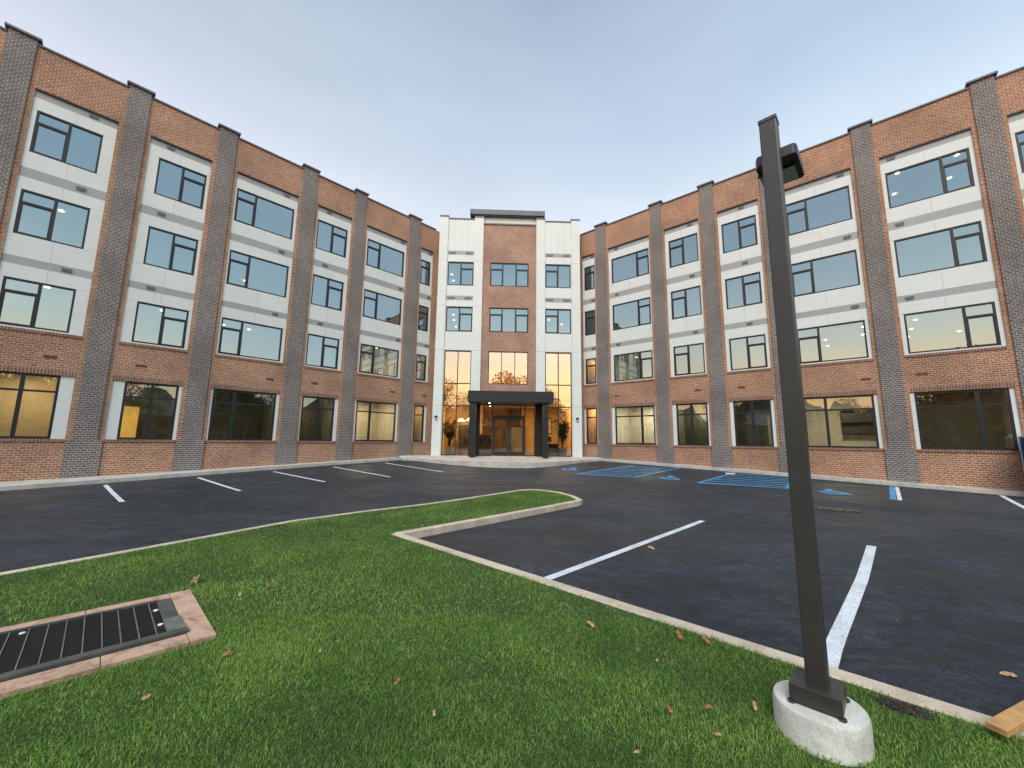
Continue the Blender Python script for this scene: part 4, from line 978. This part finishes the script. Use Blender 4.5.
# high thin cloud veil over the clear evening sky: pale in the east, glowing over the set sun in the west
tc = wn.new('ShaderNodeTexCoord'); sx = wn.new('ShaderNodeSeparateXYZ'); wl.new(tc.outputs['Generated'], sx.inputs[0])
def wramp(stops):
    r = wn.new('ShaderNodeValToRGB'); e = r.color_ramp.elements
    e[0].position, e[0].color = stops[0][0], (*stops[0][1], 1); e[1].position, e[1].color = stops[-1][0], (*stops[-1][1], 1)
    for p_, c_ in stops[1:-1]: q_ = e.new(p_); q_.color = (*c_, 1)
    wl.new(sx.outputs[2], r.inputs[0]); return r.outputs[0]
east = wramp([(0, (.92,.90,.90)), (.25, (.84,.86,.90)), (.46, (.71,.75,.81)), (.62, (.50,.575,.665)), (.82, (.315,.385,.465)), (1, (.27,.33,.41))])
west = wramp([(0, (2.2,1.0,.30)), (.12, (2.0,1.22,.55)), (.2, (1.38,1.20,.90)), (.29, (.95,1.01,.98)), (.43, (.58,.70,.78)), (1, (.33,.41,.52))])
dt = wn.new('ShaderNodeVectorMath'); dt.operation = 'DOT_PRODUCT'; wl.new(tc.outputs['Generated'], dt.inputs[0]); dt.inputs[1].default_value = (math.sin(R(SUN_AZ)), math.cos(R(SUN_AZ)), 0)
mr = wn.new('ShaderNodeMapRange'); mr.interpolation_type = 'SMOOTHSTEP'; mr.inputs['From Min'].default_value = .0; mr.inputs['From Max'].default_value = .95; wl.new(dt.outputs['Value'], mr.inputs[0])
mx = wn.new('ShaderNodeMixRGB'); wl.new(mr.outputs[0], mx.inputs[0]); wl.new(east, mx.inputs[1]); wl.new(west, mx.inputs[2])
sc_ = wn.new('ShaderNodeMixRGB'); sc_.blend_type = 'MULTIPLY'; sc_.inputs[0].default_value = 1; wl.new(mx.outputs[0], sc_.inputs[1]); sc_.inputs[2].default_value = (VEIL, VEIL, VEIL, 1)
m2 = wn.new('ShaderNodeMixRGB'); m2.inputs[0].default_value = .92; wl.new(sky.outputs[0], m2.inputs[1]); wl.new(sc_.outputs[0], m2.inputs[2])
# the clear side of the sky is bluer to the right, greyer to the left
mr2 = wn.new('ShaderNodeMapRange'); mr2.inputs['From Min'].default_value = -.7; mr2.inputs['From Max'].default_value = .7; wl.new(sx.outputs[0], mr2.inputs[0])
lt = wn.new('ShaderNodeMixRGB'); wl.new(mr2.outputs[0], lt.inputs[0]); lt.inputs[1].default_value = (.95,.92,.94,1); lt.inputs[2].default_value = (.89,.97,1.01,1)
m3 = wn.new('ShaderNodeMixRGB'); m3.blend_type = 'MULTIPLY'; m3.inputs[0].default_value = 1; wl.new(m2.outputs[0], m3.inputs[1]); wl.new(lt.outputs[0], m3.inputs[2])
mpw = wn.new('ShaderNodeMapping'); mpw.inputs['Scale'].default_value = (1, 1, 2.6); wl.new(tc.outputs['Generated'], mpw.inputs[0])
nz = wn.new('ShaderNodeTexNoise'); nz.inputs['Scale'].default_value = 1.6; nz.inputs['Detail'].default_value = 6; nz.inputs['Roughness'].default_value = .5; nz.inputs['Distortion'].default_value = .4; wl.new(mpw.outputs[0], nz.inputs['Vector'])
cr_ = wn.new('ShaderNodeValToRGB'); cr_.color_ramp.elements[0].position = .38; cr_.color_ramp.elements[0].color = (.95,.955,.965,1); cr_.color_ramp.elements[1].position = .64; cr_.color_ramp.elements[1].color = (1.09,1.08,1.065,1); wl.new(nz.outputs['Fac'], cr_.inputs[0])
m4 = wn.new('ShaderNodeMixRGB'); m4.blend_type = 'MULTIPLY'; m4.inputs[0].default_value = 1; wl.new(m3.outputs[0], m4.inputs[1]); wl.new(cr_.outputs[0], m4.inputs[2])
wl.new(m4.outputs[0], bg.inputs[0]); bg.inputs[1].default_value = .12
sd = bpy.data.lights.new('sun', 'SUN'); sd.energy = 2.0; sd.angle = R(40); sd.color = (1,.96,.91); so = bpy.data.objects.new('sun', sd); COL.objects.link(so)
el = R(SUN_EL); az = R(SUN_AZ); v = Vector((math.sin(az)*math.cos(el), math.cos(az)*math.cos(el), math.sin(el))); so.rotation_euler = v.to_track_quat('Z', 'Y').to_euler()
scene.view_settings.view_transform = 'Standard'; scene.view_settings.look = 'None'; scene.view_settings.gamma = 1; scene.view_settings.exposure = 0.6
scene.view_settings.use_curve_mapping = False
scene.render.engine = 'CYCLES'
scene.cycles.use_denoising = True; scene.cycles.denoising_prefilter = 'ACCURATE'; scene.cycles.max_bounces = 7; scene.cycles.diffuse_bounces = 3; scene.cycles.glossy_bounces = 3; scene.cycles.transparent_max_bounces = 12
scene.cycles.sample_clamp_indirect = 4; scene.cycles.caustics_reflective = False; scene.cycles.caustics_refractive = False; scene.cycles.use_light_tree = True
